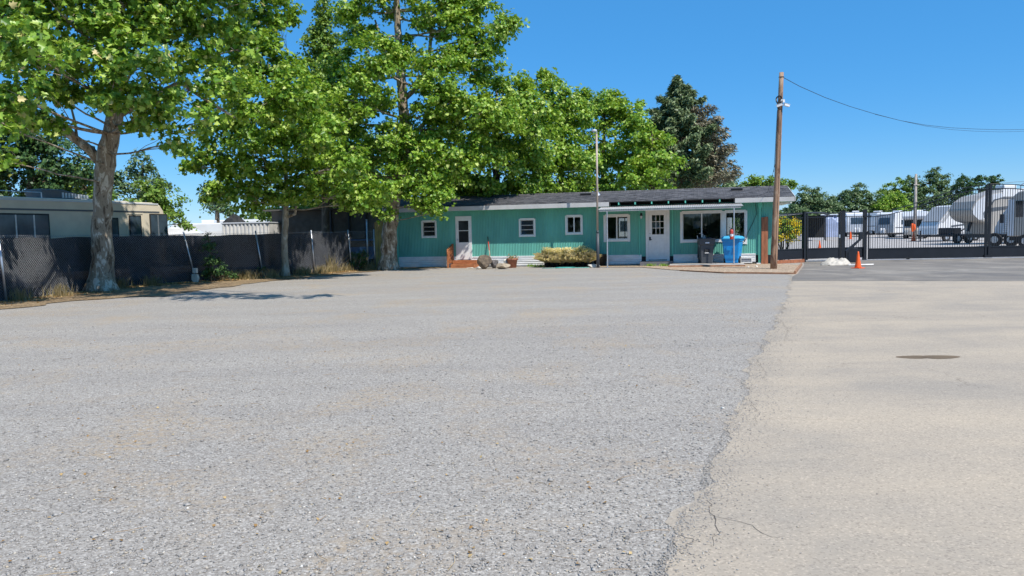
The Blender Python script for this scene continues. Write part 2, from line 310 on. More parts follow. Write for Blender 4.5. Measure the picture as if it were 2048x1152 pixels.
# leaf templates: (verts, faces) ; x across, y along, z fold
def half(pts): return pts
_h = [(0, 0), (0.24, -0.06), (0.50, 0.20), (0.30, 0.30), (0.42, 0.68), (0.17, 0.62), (0, 1.0)]
T_LOBED_V = np.array([(x, y, abs(x)*0.35-0.10*y*y) for x, y in _h]+[(-x, y, abs(x)*0.35-0.10*y*y) for x, y in _h[1:-1]])
T_LOBED_F = [(0, 1, 2, 3, 4, 5, 6), (0, 6, 11, 10, 9, 8, 7)]
T_QUAD_V = np.array([(0, 0, 0), (0.42, 0.45, 0.10), (0, 1.0, -0.08), (-0.42, 0.45, 0.10)])
T_QUAD_F = [(0, 1, 2, 3)]
T_NEED_V = np.array([(0, 0, 0), (0.16, 0.4, 0.0), (0, 1.0, -0.15), (-0.16, 0.4, 0.0)])
def leaves_mesh(name, P, N, size, m, parent, tmpl='quad', tip=None):
    TV, TF = {'lobed': (T_LOBED_V, T_LOBED_F), 'quad': (T_QUAD_V, T_QUAD_F), 'need': (T_NEED_V, T_QUAD_F)}[tmpl]
    n = len(P); N = unit(N)
    if tip is None:
        tip = rng.normal(size=(n, 3)); tip[:, 2] -= 0.6
    Y = unit(tip-N*np.sum(tip*N, 1, keepdims=True)); X = np.cross(Y, N)
    s = size*rng.uniform(0.65, 1.2, size=(n, 1))
    V = P[:, None, :]+(X[:, None, :]*TV[None, :, 0:1]+Y[:, None, :]*(TV[None, :, 1:2]-0.4)+N[:, None, :]*TV[None, :, 2:3])*s[:, None, :]
    k = len(TV); base = (np.arange(n)*k)[:, None]
    loop = np.concatenate([np.array(f) for f in TF])[None, :]+base
    sizes = np.tile([len(f) for f in TF], n)
    return fast_mesh(name, (loop.ravel(), V.reshape(-1, 3)), sizes, m, parent)
def clump_points(blobs, leaf, cov, cr, shell=0.55, flat=0.6):
    """blobs: (centre, (rx,ry,rz)). returns leaf points, normals, clump centres per blob"""
    PP = []; NN = []; CC = []
    area = leaf*leaf*0.42
    for c, rad in blobs:
        c = np.array(c); rad = np.array(rad, dtype=float); r = float(np.mean(rad))
        n = int(cov*4*PI*r*r/area); nc = max(6, int(3.2*(r/cr)**2*1.0))
        d = unit(rng.normal(size=(nc, 3))); d[:, 2] = np.where(d[:, 2] < -0.6, d[:, 2]*0.5, d[:, 2])
        rr = shell+(1.08-shell)*rng.random((nc, 1))**0.7
        cc = c+d*rad*rr; per = rng.gamma(2.2, 1/2.2, size=nc); per = np.maximum(4, (per/per.sum()*n)).astype(int)
        ids = np.repeat(np.arange(nc), per)
        sc = cr*rng.uniform(0.6, 1.25, size=(nc, 1))
        g = rng.normal(size=(len(ids), 3))*0.5; g = np.clip(g, -1.3, 1.3)
        P = cc[ids]+g*sc[ids]*np.array([1, 1, flat])
        P[:, 2] -= 0.25*(g[:, 0]**2+g[:, 1]**2)*sc[ids][:, 0]
        N = 0.55*d[ids]+0.55*np.array([0, 0, 1])+0.35*g+0.75*rng.normal(size=P.shape)*0.7
        PP.append(P); NN.append(N); CC.append(cc)
    return np.concatenate(PP), np.concatenate(NN), CC
def bez(a, b, sag, n=6, wob=0.0):
    a, b = Vector(a), Vector(b); out = []
    for i in range(n+1):
        t = i/n; p = a.lerp(b, t); p.z += sag*4*t*(1-t)
        if 0 < i < n and wob: p += Vector((random.uniform(-wob, wob), random.uniform(-wob, wob), random.uniform(-wob, wob)))
        out.append(p)
    return out
def make_tree(name, label, cat, base, trunk_pts, trunk_r, blobs, leaf=0.2, cov=1.2, cr=0.5, lm='leaf_mid', bk='bark_dark', tmpl='quad', group=None, limbs=(), twigs=7, flare=True, shell=0.55, part='crown'):
    base = Vector(base); root = empty(name, base, 0, label, cat, group)
    mb = MB(); tp = [Vector(p)-base for p in trunk_pts]; rr = list(trunk_r)
    # densify trunk with slight irregularity
    P2 = []; R2 = []
    for i in range(len(tp)-1):
        k = 5
        for j in range(k):
            t = j/k; P2.append(tp[i].lerp(tp[i+1], t)+Vector((random.uniform(-1, 1), random.uniform(-1, 1), 0))*rr[i]*0.10*(1 if (i or j) else 0)); R2.append((rr[i]*(1-t)+rr[i+1]*t)*random.uniform(0.95, 1.05))
    P2.append(tp[-1]); R2.append(rr[-1])
    if flare: R2[0] *= 1.45; P2[0].z -= 0.08; R2[1] *= 1.12 if len(R2) > 1 else 1
    mb.tube(P2, R2, 14)
    for pts, r0, r1 in limbs:
        pts = [Vector(p)-base for p in pts]; n = len(pts)
        mb.tube(pts, [r0+(r1-r0)*i/(n-1) for i in range(n)], 8)
    P, N, CC = clump_points([((Vector(c)-base), r) for c, r in blobs], leaf, cov, cr, shell)
    for (c, r), cc in zip(blobs, CC):
        c = Vector(c)-base; rm = sum(r)/3
        j = min(range(len(P2)), key=lambda q: (P2[q]-c).length+max(0, P2[q].z-c.z)*1.5+(6 if P2[q].z < 1.2 else 0))
        lr = max(0.02, min(R2[j]*0.55, 0.035*rm+0.02))
        br = bez(P2[j], c, -0.12*rm, 6, 0.07*rm); mb.tube(br, [lr*(1-0.65*i/6) for i in range(7)], 6)
        for q in random.sample(range(len(cc)), min(twigs, len(cc))):
            e = Vector(cc[q]); s0 = br[random.choice((3, 4, 5, 6))]
            mb.tube(bez(s0, e, 0.05*rm, 4, 0.05*rm), [lr*0.32, lr*0.27, lr*0.2, lr*0.15, lr*0.08], 4)
    mb.build('trunk', M[bk], root, smooth=True)
    leaves_mesh(part, P, N, leaf, M[lm], root, tmpl)
    return root
def pb(x, y, rpx, dist, fy=1.0, fz=1.0):          # a round mass of foliage seen at pixel x,y and standing dist metres off
    c = at(x, y, dist); r = rpx*dist/FPX; return (tuple(c), (r, r*fy, r*fz))

# ---------------------------------------------------------------- world, sun, camera
SUN = Vector((0.46, -0.58, 1.0)).normalized()
W = bpy.data.worlds.new('World'); S.world = W; W.use_nodes = True; nt = W.node_tree
sky = nt.nodes.new('ShaderNodeTexSky'); sky.sky_type = 'NISHITA'; sky.sun_disc = False
sky.sun_elevation = math.asin(SUN.z); sky.sun_rotation = math.atan2(SUN.x, SUN.y)
sky.altitude = 500; sky.air_density = 1.0; sky.dust_density = 0.0; sky.ozone_density = 8
hs = nt.nodes.new('ShaderNodeHueSaturation'); hs.inputs['Saturation'].default_value = 1.3; hs.inputs['Value'].default_value = 0.86
nt.links.new(sky.outputs[0], hs.inputs['Color']); skm = nt.nodes.new('ShaderNodeMix'); skm.data_type = 'RGBA'; skm.inputs[0].default_value = 0.5; skm.inputs[7].default_value = (0.72, 2.38, 4.85, 1)
nt.links.new(hs.outputs[0], skm.inputs[6]); nt.links.new(skm.outputs[2], nt.nodes['Background'].inputs[0]); nt.nodes['Background'].inputs[1].default_value = 0.15
L = bpy.data.lights.new('sun', 'SUN'); L.energy = 4.7; L.angle = R_(0.53); L.color = (1.0, 0.955, 0.89)
lo = bpy.data.objects.new('sun', L); lo.rotation_euler = SUN.to_track_quat('Z', 'Y').to_euler(); lo.location = (20, -10, 40); COL.objects.link(lo)
cd = bpy.data.cameras.new('camera'); co = bpy.data.objects.new('camera', cd); COL.objects.link(co); S.camera = co
cd.sensor_width = 36; cd.lens = 36*FPX/2048; cd.clip_start = 0.05; cd.clip_end = 6000
mw = Matrix.Identity(4)
for i, ax in enumerate((_R, _U, -_F)):
    for j in range(3): mw[j][i] = ax[j]
mw[0][3], mw[1][3], mw[2][3] = 0, 0, CAMH
co.matrix_world = mw
S.view_settings.view_transform = 'Standard'; S.view_settings.look = 'None'; S.view_settings.gamma = 1; S.view_settings.exposure = 0.25
S.cycles.use_denoising = True; S.cycles.denoiser = 'OPENIMAGEDENOISE'; S.cycles.denoising_prefilter = 'ACCURATE'; S.cycles.denoising_input_passes = 'RGB_ALBEDO_NORMAL'; S.cycles.max_bounces = 8; S.cycles.transparent_max_bounces = 12; S.cycles.transmission_bounces = 4
S.cycles.sample_clamp_indirect = 6

# ---------------------------------------------------------------- ground sheets
def sheet(name, pts, z, m):
    o = MB().poly(pts, z).build(name, m); o['kind'] = 'structure'; return o
sheet('ground', [(-2500, -500), (2500, -500), (2500, 4000), (-2500, 4000)], -0.012, M['far'])
sheet('gravel_lot', [(-40, -10), (60, -10), (60, 45), (-40, 45)], 0.0, M['gravel'])
edge = [(1583, 553), (1572, 602), (1555, 635), (1525, 695), (1509, 717), (1487, 767), (1492, 800), (1465, 849), (1435, 893), (1415, 937), (1407, 1003), (1369, 1025), (1355, 1080), (1336, 1112), (1308, 1152)]
ep = [G(x, y) for x, y in edge]; ep = [Vector((9.6, 26.2, 0))]+ep+[Vector((0.35, 2.2, 0)), Vector((-0.4, -2, 0)), Vector((-1, -9, 0))]
rag = []
for i in range(len(ep)-1):
    L_ = (ep[i+1]-ep[i]).length; n = max(2, int(L_/0.07))
    for j in range(n):
        t = j/n; p = ep[i].lerp(ep[i+1], t); a = 0.010+0.0016*p.y
        rag.append((p.x+random.gauss(0, a*0.7)+0.035*math.sin(p.y*9+i)+0.05*math.sin(p.y*2.7), p.y))
rag.append((-1, -9.5))
mb = MB()
for (xa, ya0), (xb, yb0) in zip(rag[:-1], rag[1:]): mb.add([(xa, ya0, 0.004), (xb, yb0, 0.004), (50, yb0, 0.004), (50, ya0, 0.004)], [(0, 1, 2, 3)])
o = mb.build('driveway', M['drive']); o['kind'] = 'structure'
ya = G(1583, 562).y; a1 = G(1583, 562); a2 = G(2048, 562.5)
d12 = (a2-a1); e2 = a1+d12*4
ap = [(a1.x+d12.x*4*i/60, a1.y+d12.y*4*i/60+0.04*math.sin(i*1.7)*math.sin(i*0.6)) for i in range(61)]
sheet('asphalt_apron', ap+[(e2.x, 33.0), (22.7, 33.3), (16.0, 34.2), (13.1, 33.6), (12.2, 31.2), (9.7, 25.4), (9.0, 24.0)], 0.008, M['apron'])
sheet('storage_yard', [(11.0, 32.9), (13.1, 33.6), (16.0, 34.2), (22.7, 33.3), (45, 30), (400, 120), (300, 400), (30, 180), (11.6, 45)], 0.012, M['yard'])
fp = [Vector((-15.6, 12.5, 0)), G(10, 604), G(229, 576), G(392, 563.5), G(526, 555.5), G(628, 547.5), G(702, 541.5), G(749, 538.5)]
ve = [(0, 622), (60, 617), (110, 609), (150, 605), (260, 597), (330, 596), (380, 586), (470, 575), (520, 567), (580, 562), (640, 555), (710, 549), (790, 542), (850, 540), (905, 537)]
vp = [G(x, y-2.5) for x, y in ve]; vv = [(-14.4, 12.5)]
for i in range(len(vp)-1):
    for j in range(14):
        p = vp[i].lerp(vp[i+1], j/14); vv.append((p.x+0.10*math.sin(p.y*3.1)+0.05*math.sin(p.y*7.7), p.y))
sheet('dirt_verge', vv+[(-2.8, 36.2), (-6, 38), (-16, 38), (-30, 33), (-30, 12.5)], 0.016, M['dirt'])
bedp = [G(1180, 534.5), G(1285, 535), G(1345, 540.5), G(1450, 546.5), G(1590, 547.5), G(1604, 531)]
sheet('mulch_bed', [tuple(p[:2]) for p in bedp]+[(11.3, 32.9), (4.3, 34.4)], 0.020, M['bark_chips'])
# damp stain on the driveway
for cx, rx in ((1828, 33), (1880, 37)):
    c = G(cx, 715); r = rx/FPX*c.y; pts = []
    for k in range(40):
        a = 2*PI*k/40; w = 1+0.08*math.sin(3*a+cx)+random.gauss(0, 0.02); pts.append((c.x+r*w*math.cos(a), c.y+r*0.55*w*math.sin(a)))
    o = MB().poly(pts, 0.0065 if cx < 1850 else 0.0075).build('damp_patch', M['puddle']); o['kind'] = 'structure'
# cracks in the driveway, as thin real gaps filled with dark grit
def crack(pxs):
    mb = MB(); pp = [G(x, y) for x, y in pxs]; full = []
    for i in range(len(pp)-1):
        n = max(3, int((pp[i+1]-pp[i]).length/0.05))
        for j in range(n): full.append(pp[i].lerp(pp[i+1], j/n)+Vector((random.gauss(0, 0.010), random.gauss(0, 0.010), 0)))
    for i in range(len(full)-1):
        a, b = full[i], full[i+1]; d = (b-a).normalized(); q = Vector((-d.y, d.x, 0))*(0.0013+0.0010*random.random())*(1.3-i/len(full))
        mb.add([(a-q).to_tuple()[:2]+(0.0062,), (a+q).to_tuple()[:2]+(0.0062,), (b+q).to_tuple()[:2]+(0.0062,), (b-q).to_tuple()[:2]+(0.0062,)], [(0, 1, 2, 3)])
    return mb
cb = MB()
for pxs in ([(1412, 1003), (1430, 1035), (1500, 1050), (1540, 1075), (1590, 1085)], [(1430, 1035), (1436, 1070), (1420, 1100)], [(1357, 1072), (1385, 1080), (1370, 1098), (1340, 1110)], [(1500, 800), (1515, 830), (1508, 850)], [(1513, 720), (1530, 745), (1528, 765)], [(1560, 640), (1575, 660), (1568, 690)]):
    c = crack(pxs); cb.add(c.v, c.f)
M['crackfill'] = mat('crack_grit', (0.13, 0.11, 0.09), 0.9); o = cb.build('driveway_cracks', M['crackfill']); o['kind'] = 'structure'

# loose stones near the camera: nobody could count them
def stones(name, n, region, m, smin, smax, z0=0.0):
    o8 = np.array([(1, 0, 0), (-1, 0, 0), (0, 1, 0), (0, -1, 0), (0, 0, 1), (0, 0, -1)], float)
    f8 = np.array([(0, 2, 4), (2, 1, 4), (1, 3, 4), (3, 0, 4), (2, 0, 5), (1, 2, 5), (3, 1, 5), (0, 3, 5)])
    P = region(n); n = len(P); a = rng.uniform(0, 2*PI, n); s = rng.uniform(0, 1, n)**2.2*(smax-smin)+smin
    jit = 1+rng.uniform(-0.35, 0.35, (n, 6, 1)); V = o8[None]*jit*np.stack([s, s*rng.uniform(0.5, 0.9, n), s*rng.uniform(0.3, 0.55, n)], 1)[:, None, :]
    ca, sa = np.cos(a)[:, None], np.sin(a)[:, None]
    X = V[..., 0]*ca-V[..., 1]*sa; Y = V[..., 0]*sa+V[..., 1]*ca
    V = np.stack([X+P[:, 0:1], Y+P[:, 1:2], V[..., 2]+z0+s[:, None]*0.22], -1)
    idx = (f8[None]+(np.arange(n)*6)[:, None, None]).ravel()
    return fast_mesh(name, (idx, V.reshape(-1, 3)), np.full(n*8, 3), m)
exs = np.array([[p.x, p.y] for p in ep][::-1])
def lot_region(n):
    y = 2.7*(14/2.7)**rng.random(n); x = rng.uniform(-0.78, 0.45, n)*y*1.0
    lim = np.interp(y, exs[:, 1], exs[:, 0]); k = x < lim-0.02; return np.stack([x[k], y[k]], 1)
o = stones('loose_gravel', 60000, lot_region, M['stones'], 0.003, 0.014); tag(o, 'loose grey crushed stones covering the gravel lot', 'gravel', kind='stuff')
def drive_region(n):
    y = 2.7*(16/2.7)**rng.random(n); lim = np.interp(y, exs[:, 1], exs[:, 0]); x = lim+rng.exponential(0.10, n)*(0.6+0.14*y)-0.03
    return np.stack([x, y], 1)
o = stones('stray_gravel', 9000, drive_region, M['stones'], 0.003, 0.009, 0.004); tag(o, 'stray grit strewn along the edge of the paved driveway', 'gravel', kind='stuff')
o = stones('larger_stones', 420, lot_region, M['stones'], 0.014, 0.026); tag(o, 'larger pale stones strewn among the crushed gravel', 'gravel', kind='stuff')
tw = MB()
for _ in range(90):
    y = 2.8*(12/2.8)**random.random(); x = random.uniform(-0.7, 0.3)*y
    if x < np.interp(y, exs[:, 1], exs[:, 0])-0.05:
        a = random.uniform(0, PI); l = random.uniform(0.03, 0.11); b = a+random.uniform(-0.5, 0.5); p0 = Vector((x, y, 0.012)); p1 = p0+Vector((math.cos(a)*l, math.sin(a)*l, 0.003)); tw.tube([p0, p1, p1+Vector((math.cos(b)*l, math.sin(b)*l, -0.002))], 0.0012, 3)
o = tw.build('straw_bits', M['litter']); tag(o, 'thin straw stalks lying on the open gravel', 'straw', kind='stuff')
# fallen leaves and straw bits
def scatter_leaves(name, pts, size, m, z=0.02):
    P = np.array([(p[0], p[1], z) for p in pts]); N = rng.normal(size=P.shape)*0.35; N[:, 2] = 1
    return leaves_mesh(name, P, N, size, m, None, 'quad')
lp = []
for _ in range(3500):
    i = random.randrange(len(fp)-1); p = fp[i].lerp(fp[i+1], random.random()); lp.append((p.x+abs(random.gauss(0, 0.55))+random.uniform(-0.2, 0), p.y-abs(random.gauss(0, 0.25))))
o = scatter_leaves('fallen_leaves', lp, 0.075, M['litter'], 0.03); tag(o, 'brown dry leaves lying along the foot of the chain-link fence', 'leaves', kind='stuff')
lp = [G(random.uniform(0, 1300), 600+550*random.random()**1.2) for _ in range(260)]
lp = [p for p in lp if p.x < np.interp(p.y, exs[:, 1], exs[:, 0])]
o = scatter_leaves('scattered_leaves', lp, 0.026, M['litter'], 0.010); tag(o, 'small tan leaf scraps scattered over the open gravel lot', 'leaves', kind='stuff')

# ---------------------------------------------------------------- the teal building
A = G(797, 535.5); B = G(1545, 528); BL = (B-A).length; brz = math.atan2(B.y-A.y, B.x-A.x)
H = empty('mobile_home', A, brz, 'long single-storey teal metal-sided building with grey shingle roof and white trim', 'building')
BR = Matrix.Translation(A) @ Matrix.Rotation(brz, 4, 'Z')
def bw(s, y, z=0): return BR @ Vector((s, y, z))
DEP = 3.9
opens = [(1.33, 1.95, 1.50, 2.19), (3.03, 3.72, 0.36, 2.37), (6.15, 6.78, 1.47, 2.17), (8.34, 8.99, 1.52, 2.27), (10.12, 11.12, 1.19, 2.23), (12.0, 12.88, 0.25, 2.42), (13.52, 15.18, 1.09, 2.29), (15.36, 16.18, 0.98, 2.29)]
def siding(x0, x1, z0, z1, ops, per=0.0762, dep=0.016):
    mb = MB(); xs = []; x = x0
    while x < x1:
        xs += [(x, 0), (x+per*0.30, 0), (x+per*0.50, -dep), (x+per*0.80, -dep)]; x += per
    xs = [(min(a, x1), b) for a, b in xs]+[(x1, 0)]
    for (xa, ya_), (xb, yb) in zip(xs[:-1], xs[1:]):
        if xb-xa < 1e-5: continue
        xm = (xa+xb)/2; iv = [(z0, z1)]
        for a, b, c, d in ops:
            if a < xm < b:
                ni = []
                for u, v in iv:
                    if c > u: ni.append((u, min(c, v)))
                    if d < v: ni.append((max(d, u), v))
                iv = ni
        for u, v in iv:
            if v-u > 1e-4: mb.add([(xa, ya_, u), (xb, yb, u), (xb, yb, v), (xa, ya_, v)], [(0, 1, 2, 3)])
    return mb
mb = siding(0.0, BL, 0.40, 2.72, opens); mb.build('wall', M['teal'], H)
for x, t in ((0, 0.06), (BL-0.06, 0.06)):   # end walls and gables
    mb = MB()
    pr = [(0.02, 0.2), (DEP, 0.2), (DEP, 2.72), (DEP/2, 3.25), (0.02, 2.72)]
    n = len(pr); vs = [(x, a, b) for a, b in pr]+[(x+t, a, b) for a, b in pr]
    mb.add(vs, [tuple(range(n)), tuple(range(2*n-1, n-1, -1))]+[(i, i+n, (i+1) % n+n, (i+1) % n) for i in range(n)])
    mb.build('end_wall', M['teal'], H)
# back wall with two window openings, floor, ceiling, partition
mb = MB(); bo = [(10.35, 10.95, 1.1, 2.2), (15.6, 16.2, 1.0, 2.1)]; cuts = [0.07]+[v for o_ in bo for v in o_[:2]]+[BL-0.07]
for i in range(len(cuts)-1):
    x0, x1 = cuts[i], cuts[i+1]
    if i % 2 == 0: mb.box(x0, x1, DEP-0.1, DEP, 0.2, 2.7)
    else:
        q = bo[i//2]; mb.box(x0, x1, DEP-0.1, DEP, 0.2, q[2]); mb.box(x0, x1, DEP-0.1, DEP, q[3], 2.7)
mb.build('back_wall', M['interior'], H)
MB().box(0.07, BL-0.07, 0.03, DEP-0.1, 0.30, 0.36).build('floor_panel', M['intfloor'], H)
MB().box(0.07, BL-0.07, 0.03, DEP-0.1, 2.62, 2.68).build('ceiling_panel', M['interior'], H)
for x in (3.9, 7.5, 11.5): MB().box(x, x+0.08, 0.05, DEP-0.11, 0.37, 2.61).build('partition', M['interior'], H)
# skirting: long horizontal ribbed panels
def skirt(x0, x1, z0, z1, y=-0.03):
    mb = MB(); z = z0; rows = []
    while z < z1-0.001:
        h = min(0.085, z1-z); rows += [(z, y), (z+h*0.55, y), (z+h*0.7, y-0.022), (z+h*0.9, y-0.022)]; z += h
    rows.append((z1, y))
    for (za, ya_), (zb, yb) in zip(rows[:-1], rows[1:]): mb.add([(x0, ya_, za), (x1, ya_, za), (x1, yb, zb), (x0, yb, zb)], [(0, 1, 2, 3)])
    mb.box(x0, x1, y-0.001, 0.0, z1, z1+0.02); return mb
for a, b, c, d in ((0.03, 3.0, 0.03, 0.50), (3.75, 5.9, 0.02, 0.48), (5.93, 7.25, 0.02, 0.48), (7.28, 9.75, 0.02, 0.47), (9.98, 11.72, 0.05, 0.46), (13.12, 16.62, 0.10, 0.45)):
    skirt(a, b, c, d).build('skirting', M['skirt'], H)
MB().box(0.02, BL-0.02, 0.0, 0.05, 0.0, 0.40).build('base_board', M['dark'], H)
MB().box(-0.03, 0.05, -0.05, 0.02, 0.05, 2.64).build('corner_trim', M['tealtrim'], H)
for x in (11.60, 13.06): MB().box(x, x+0.06, -0.04, 0.0, 0.42, 2.62).build('corner_trim', M['tealtrim'], H)
# roof
RX0, RX1 = -0.45, BL+0.82; EY, EZ, RY, RZ = -0.70, 2.86, 1.95, 3.43; nx = 60
mb = MB(); sl = math.atan2(RZ-EZ, RY-EY); Lr = math.hypot(RZ-EZ, RY-EY)
rf = MB().box(RX0, RX1, 0, Lr, -0.03, 0.0)
ro = rf.build('roof', M['shingle'], H, loc=(0, EY, EZ), rot=(sl, 0, 0))
rf2 = MB().box(RX0, RX1, 0, Lr, -0.03, 0.0).build('roof', M['shingle'], H, loc=(0, 2*RY-EY, EZ), rot=(PI-sl, 0, 0))
rf2.rotation_euler = (-sl, 0, 0); rf2.location = (0, RY+0.002, RZ); 
# shingle course butts: thin proud strips so the courses catch light
mb = MB()
for i in range(0, 17):
    y0 = i*0.142; x = RX0+0.003
    while x < RX1-0.01:
        w = random.choice((0.16, 0.22, 0.3, 0.34)); x1 = min(x+w, RX1-0.003); h = random.choice((0.006, 0.011, 0.016))
        y1 = min(y0+0.142, Lr)
        mb.add([(x, y0, 0.001), (x1, y0, 0.001), (x1, y0, h), (x, y0, h), (x, y1, 0.002), (x1, y1, 0.002)], [(0, 1, 2, 3), (3, 2, 5, 4), (1, 5, 2), (0, 3, 4)]); x = x1
mb.build('shingles', M['shingle'], ro)
MB().prism([(-0.1, -0.02), (0, 0.03), (0.1, -0.02)], RX0, RX1).build('ridge_cap', M['shingle'], H, loc=(0, RY, RZ), rot=(0, 0, -PI/2)).location = (0, RY, RZ+0.012)
# fascia in two lengths, open rafter bay between
M['fascia'] = mat('grey_white_fascia', (0.50, 0.49, 0.475), 0.55, var=0.08)
MB().box(RX0, 10.35, EY-0.03, EY, 2.66, 2.855).build('fascia', M['fascia'], H, bevel=0.006)
MB().box(15.72, RX1-0.02, EY-0.03, EY, 2.66, 2.855).build('fascia', M['fascia'], H, bevel=0.006)
MB().box(RX0, 10.35, EY, -0.02, 2.655, 2.675).build('soffit', M['tealtrim'], H)
MB().box(15.72, RX1-0.02, EY, -0.02, 2.655, 2.675).build('soffit', M['tealtrim'], H)
for s_ in np.arange(10.75, 15.7, 0.72): MB().box(s_, s_+0.05, EY+0.01, 0.5, 2.72, 2.83).build('rafter', M['tealtrim'], H)
MB().box(10.36, 15.71, 0.0, 0.03, 2.70, 2.86).build('rafter_bay_shade', M['dark'], H)  # near-black strip stands for the shade inside the open rafter bay
# rake boards on the right gable
sl_m = Matrix.Rotation(sl, 4, 'X')
for sgn in (1, -1):
    mb = MB(); a = Vector((RX1+0.012, EY, EZ-0.1)) if sgn == 1 else Vector((RX1+0.012, 2*RY-EY, EZ-0.1)); b = Vector((RX1+0.012, RY, RZ-0.1))
    mb.bar(a, b, 0.024, 0.17).build('rake_board', M['white'], H)
MB().box(BL+0.02, RX1-0.03, 0.1, DEP-0.1, 2.62, 2.66).build('gable_soffit', M['white'], H)
MB().box(BL+0.1, RX1-0.1, 1.3, 1.38, 2.66, 3.2).build('gable_brace', M['tealtrim'], H)
# roof vents (dark low boxes) and pipe
for s_, nm in ((9.05, 1), (15.9, 1)):
    v = MB().box(s_-0.25, s_+0.25, 1.83, 2.0, 0.02, 0.10); v.build('roof_vent', M['dark'], ro, loc=(0, 0.08, 0.0))
ppz = 0.42
MB().lathe([(0.14, 0), (0.12, 0.03), (0.05, 0.14), (0.045, 0.16), (0.045, 0.42), (0.05, 0.42)], (9.62, 1.25-EY, 0.0), 12).build('vent_pipe', M['galv'], ro)
# window builder
def window(x0, x1, z0, z1, kind, tw=0.08):
    f = MB(); y = -0.045
    f.box(x0-tw*0.3, x1+tw*0.3, y, 0, z1, z1+tw); f.box(x0-tw*0.3, x1+tw*0.3, y, 0, z0-tw, z0)
    f.box(x0-tw, x0-tw*0.0, y+0.004, 0, z0-tw*1.15, z1+tw*0.6); f.box(x1, x1+tw, y+0.004, 0, z0-tw*1.15, z1+tw*0.6)
    o = f.build('window', M['white'], H, bevel=0.004)
    s = MB(); q = 0.035
    s.box(x0, x1, 0.0, 0.035, z0, z0+q).box(x0, x1, 0.0, 0.035, z1-q, z1).box(x0, x0+q, 0.0, 0.035, z0+q, z1-q).box(x1-q, x1, 0.0, 0.035, z0+q, z1-q)
    if kind == 'slide': xm = (x0+x1)/2; s.box(xm-0.025, xm+0.025, -0.004, 0.04, z0+q, z1-q)
    if kind == 'jal':
        for i in (1, 2): zz = z0+q+(z1-z0-2*q)*i/3; s.box(x0+q, x1-q, -0.004, 0.02, zz-0.018, zz+0.012)
    s.build('sash', M['white'] if kind != 'jal' else M['corr'], o)
    if kind == 'jal':
        for i in range(3):
            h = (z1-z0-2*q)/3; zz = z0+q+h*i
            MB().add([(x0+q, -0.002, zz+0.02), (x1-q, -0.002, zz+0.02), (x1-q, 0.03, zz+h-0.02), (x0+q, 0.03, zz+h-0.02)], [(0, 1, 2, 3)]).build('pane', M['dimpane'], o)
    else: MB().box(x0+q, x1-q, 0.014, 0.02, z0+q, z1-q).build('pane', M['pane'], o)
    return o
window(*opens[0], 'jal'); window(*opens[2], 'jal'); window(*opens[3], 'slide')
wD = window(*opens[4], 'slide', 0.10)
wl = window(*opens[6], 'slide', 0.10); wr = window(*opens[7], 'fixed', 0.09)
MB().box(14.0, 14.38, 0.025, 0.03, 1.62, 1.93).build('paper_notice', M['paper'], wl)
mb = MB()
for i in range(7): mb.box(14.03, 14.35-0.04*(i % 3), 0.021, 0.0245, 1.66+i*0.035, 1.668+i*0.035)
mb.build('print_lines', M['ink'], wl)
for q in bo:
    MB().box(q[0]-0.04, q[0], DEP-0.12, DEP+0.02, q[2], q[3]).box(q[1], q[1]+0.04, DEP-0.12, DEP+0.02, q[2], q[3]).box((q[0]+q[1])/2-0.02, (q[0]+q[1])/2+0.02, DEP-0.06, DEP-0.03, q[2], q[3]).build('window', M['white'], H)
# blinds and curtains hanging inside
mb = MB()
for i in range(60):
    x = 13.6+i*0.045; mb.add([(x, 0.25+0.05*math.sin(i*1.1), 2.28), (x+0.045, 0.25+0.05*math.sin((i+1)*1.1), 2.28), (x+0.045, 0.25+0.05*math.sin((i+1)*1.1), 1.9-0.25*math.sin(i/9)), (x, 0.25+0.05*math.sin(i*1.1), 1.9-0.25*math.sin(i/9))], [(0, 1, 2, 3)])
mb.build('curtain', M['interior'], wl)
# storm door
d = MB(); x0, x1, z0, z1 = opens[1]; d.box(x0-0.05, x0, -0.055, 0, z0-0.02, z1+0.05).box(x1, x1+0.05, -0.055, 0, z0-0.02, z1+0.05).box(x0, x1, -0.055, 0, z1, z1+0.05)
d.build('door_frame', M['white'], H)
d = MB(); gx0, gx1, gz0, gz1 = x0+0.10, x1-0.10, 1.18, 2.20
d.box(x0+0.004, gx0, -0.05, -0.015, z0, z1-0.004).box(gx1, x1-0.004, -0.05, -0.015, z0, z1-0.004).box(gx0, gx1, -0.05, -0.015, z0, gz0).box(gx0, gx1, -0.05, -0.015, gz1, z1-0.004).box(gx0, gx1, -0.047, -0.018, 1.72, 1.75)
sd = d.build('door', M['white'], H, bevel=0.004); sd['label'] = 'white storm door with tall two-pane window'
MB().box(gx0, gx1, -0.034, -0.030, gz0, 1.72).box(gx0, gx1, -0.034, -0.030, 1.75, gz1).build('pane', M['dimpane'], sd)
MB().lathe([(0.008, 0), (0.022, 0.012), (0.03, 0.03), (0.022, 0.045), (0.005, 0.05)], (x0+0.055, -0.05, 1.30), 10, Matrix.Rotation(PI/2, 4, 'X')).build('handle', M['galv'], sd)
MB().box(x0, x1, 0.0, 0.03, z0, z1).build('inner_door', M['white'], H).location = (0, 0.06, 0)
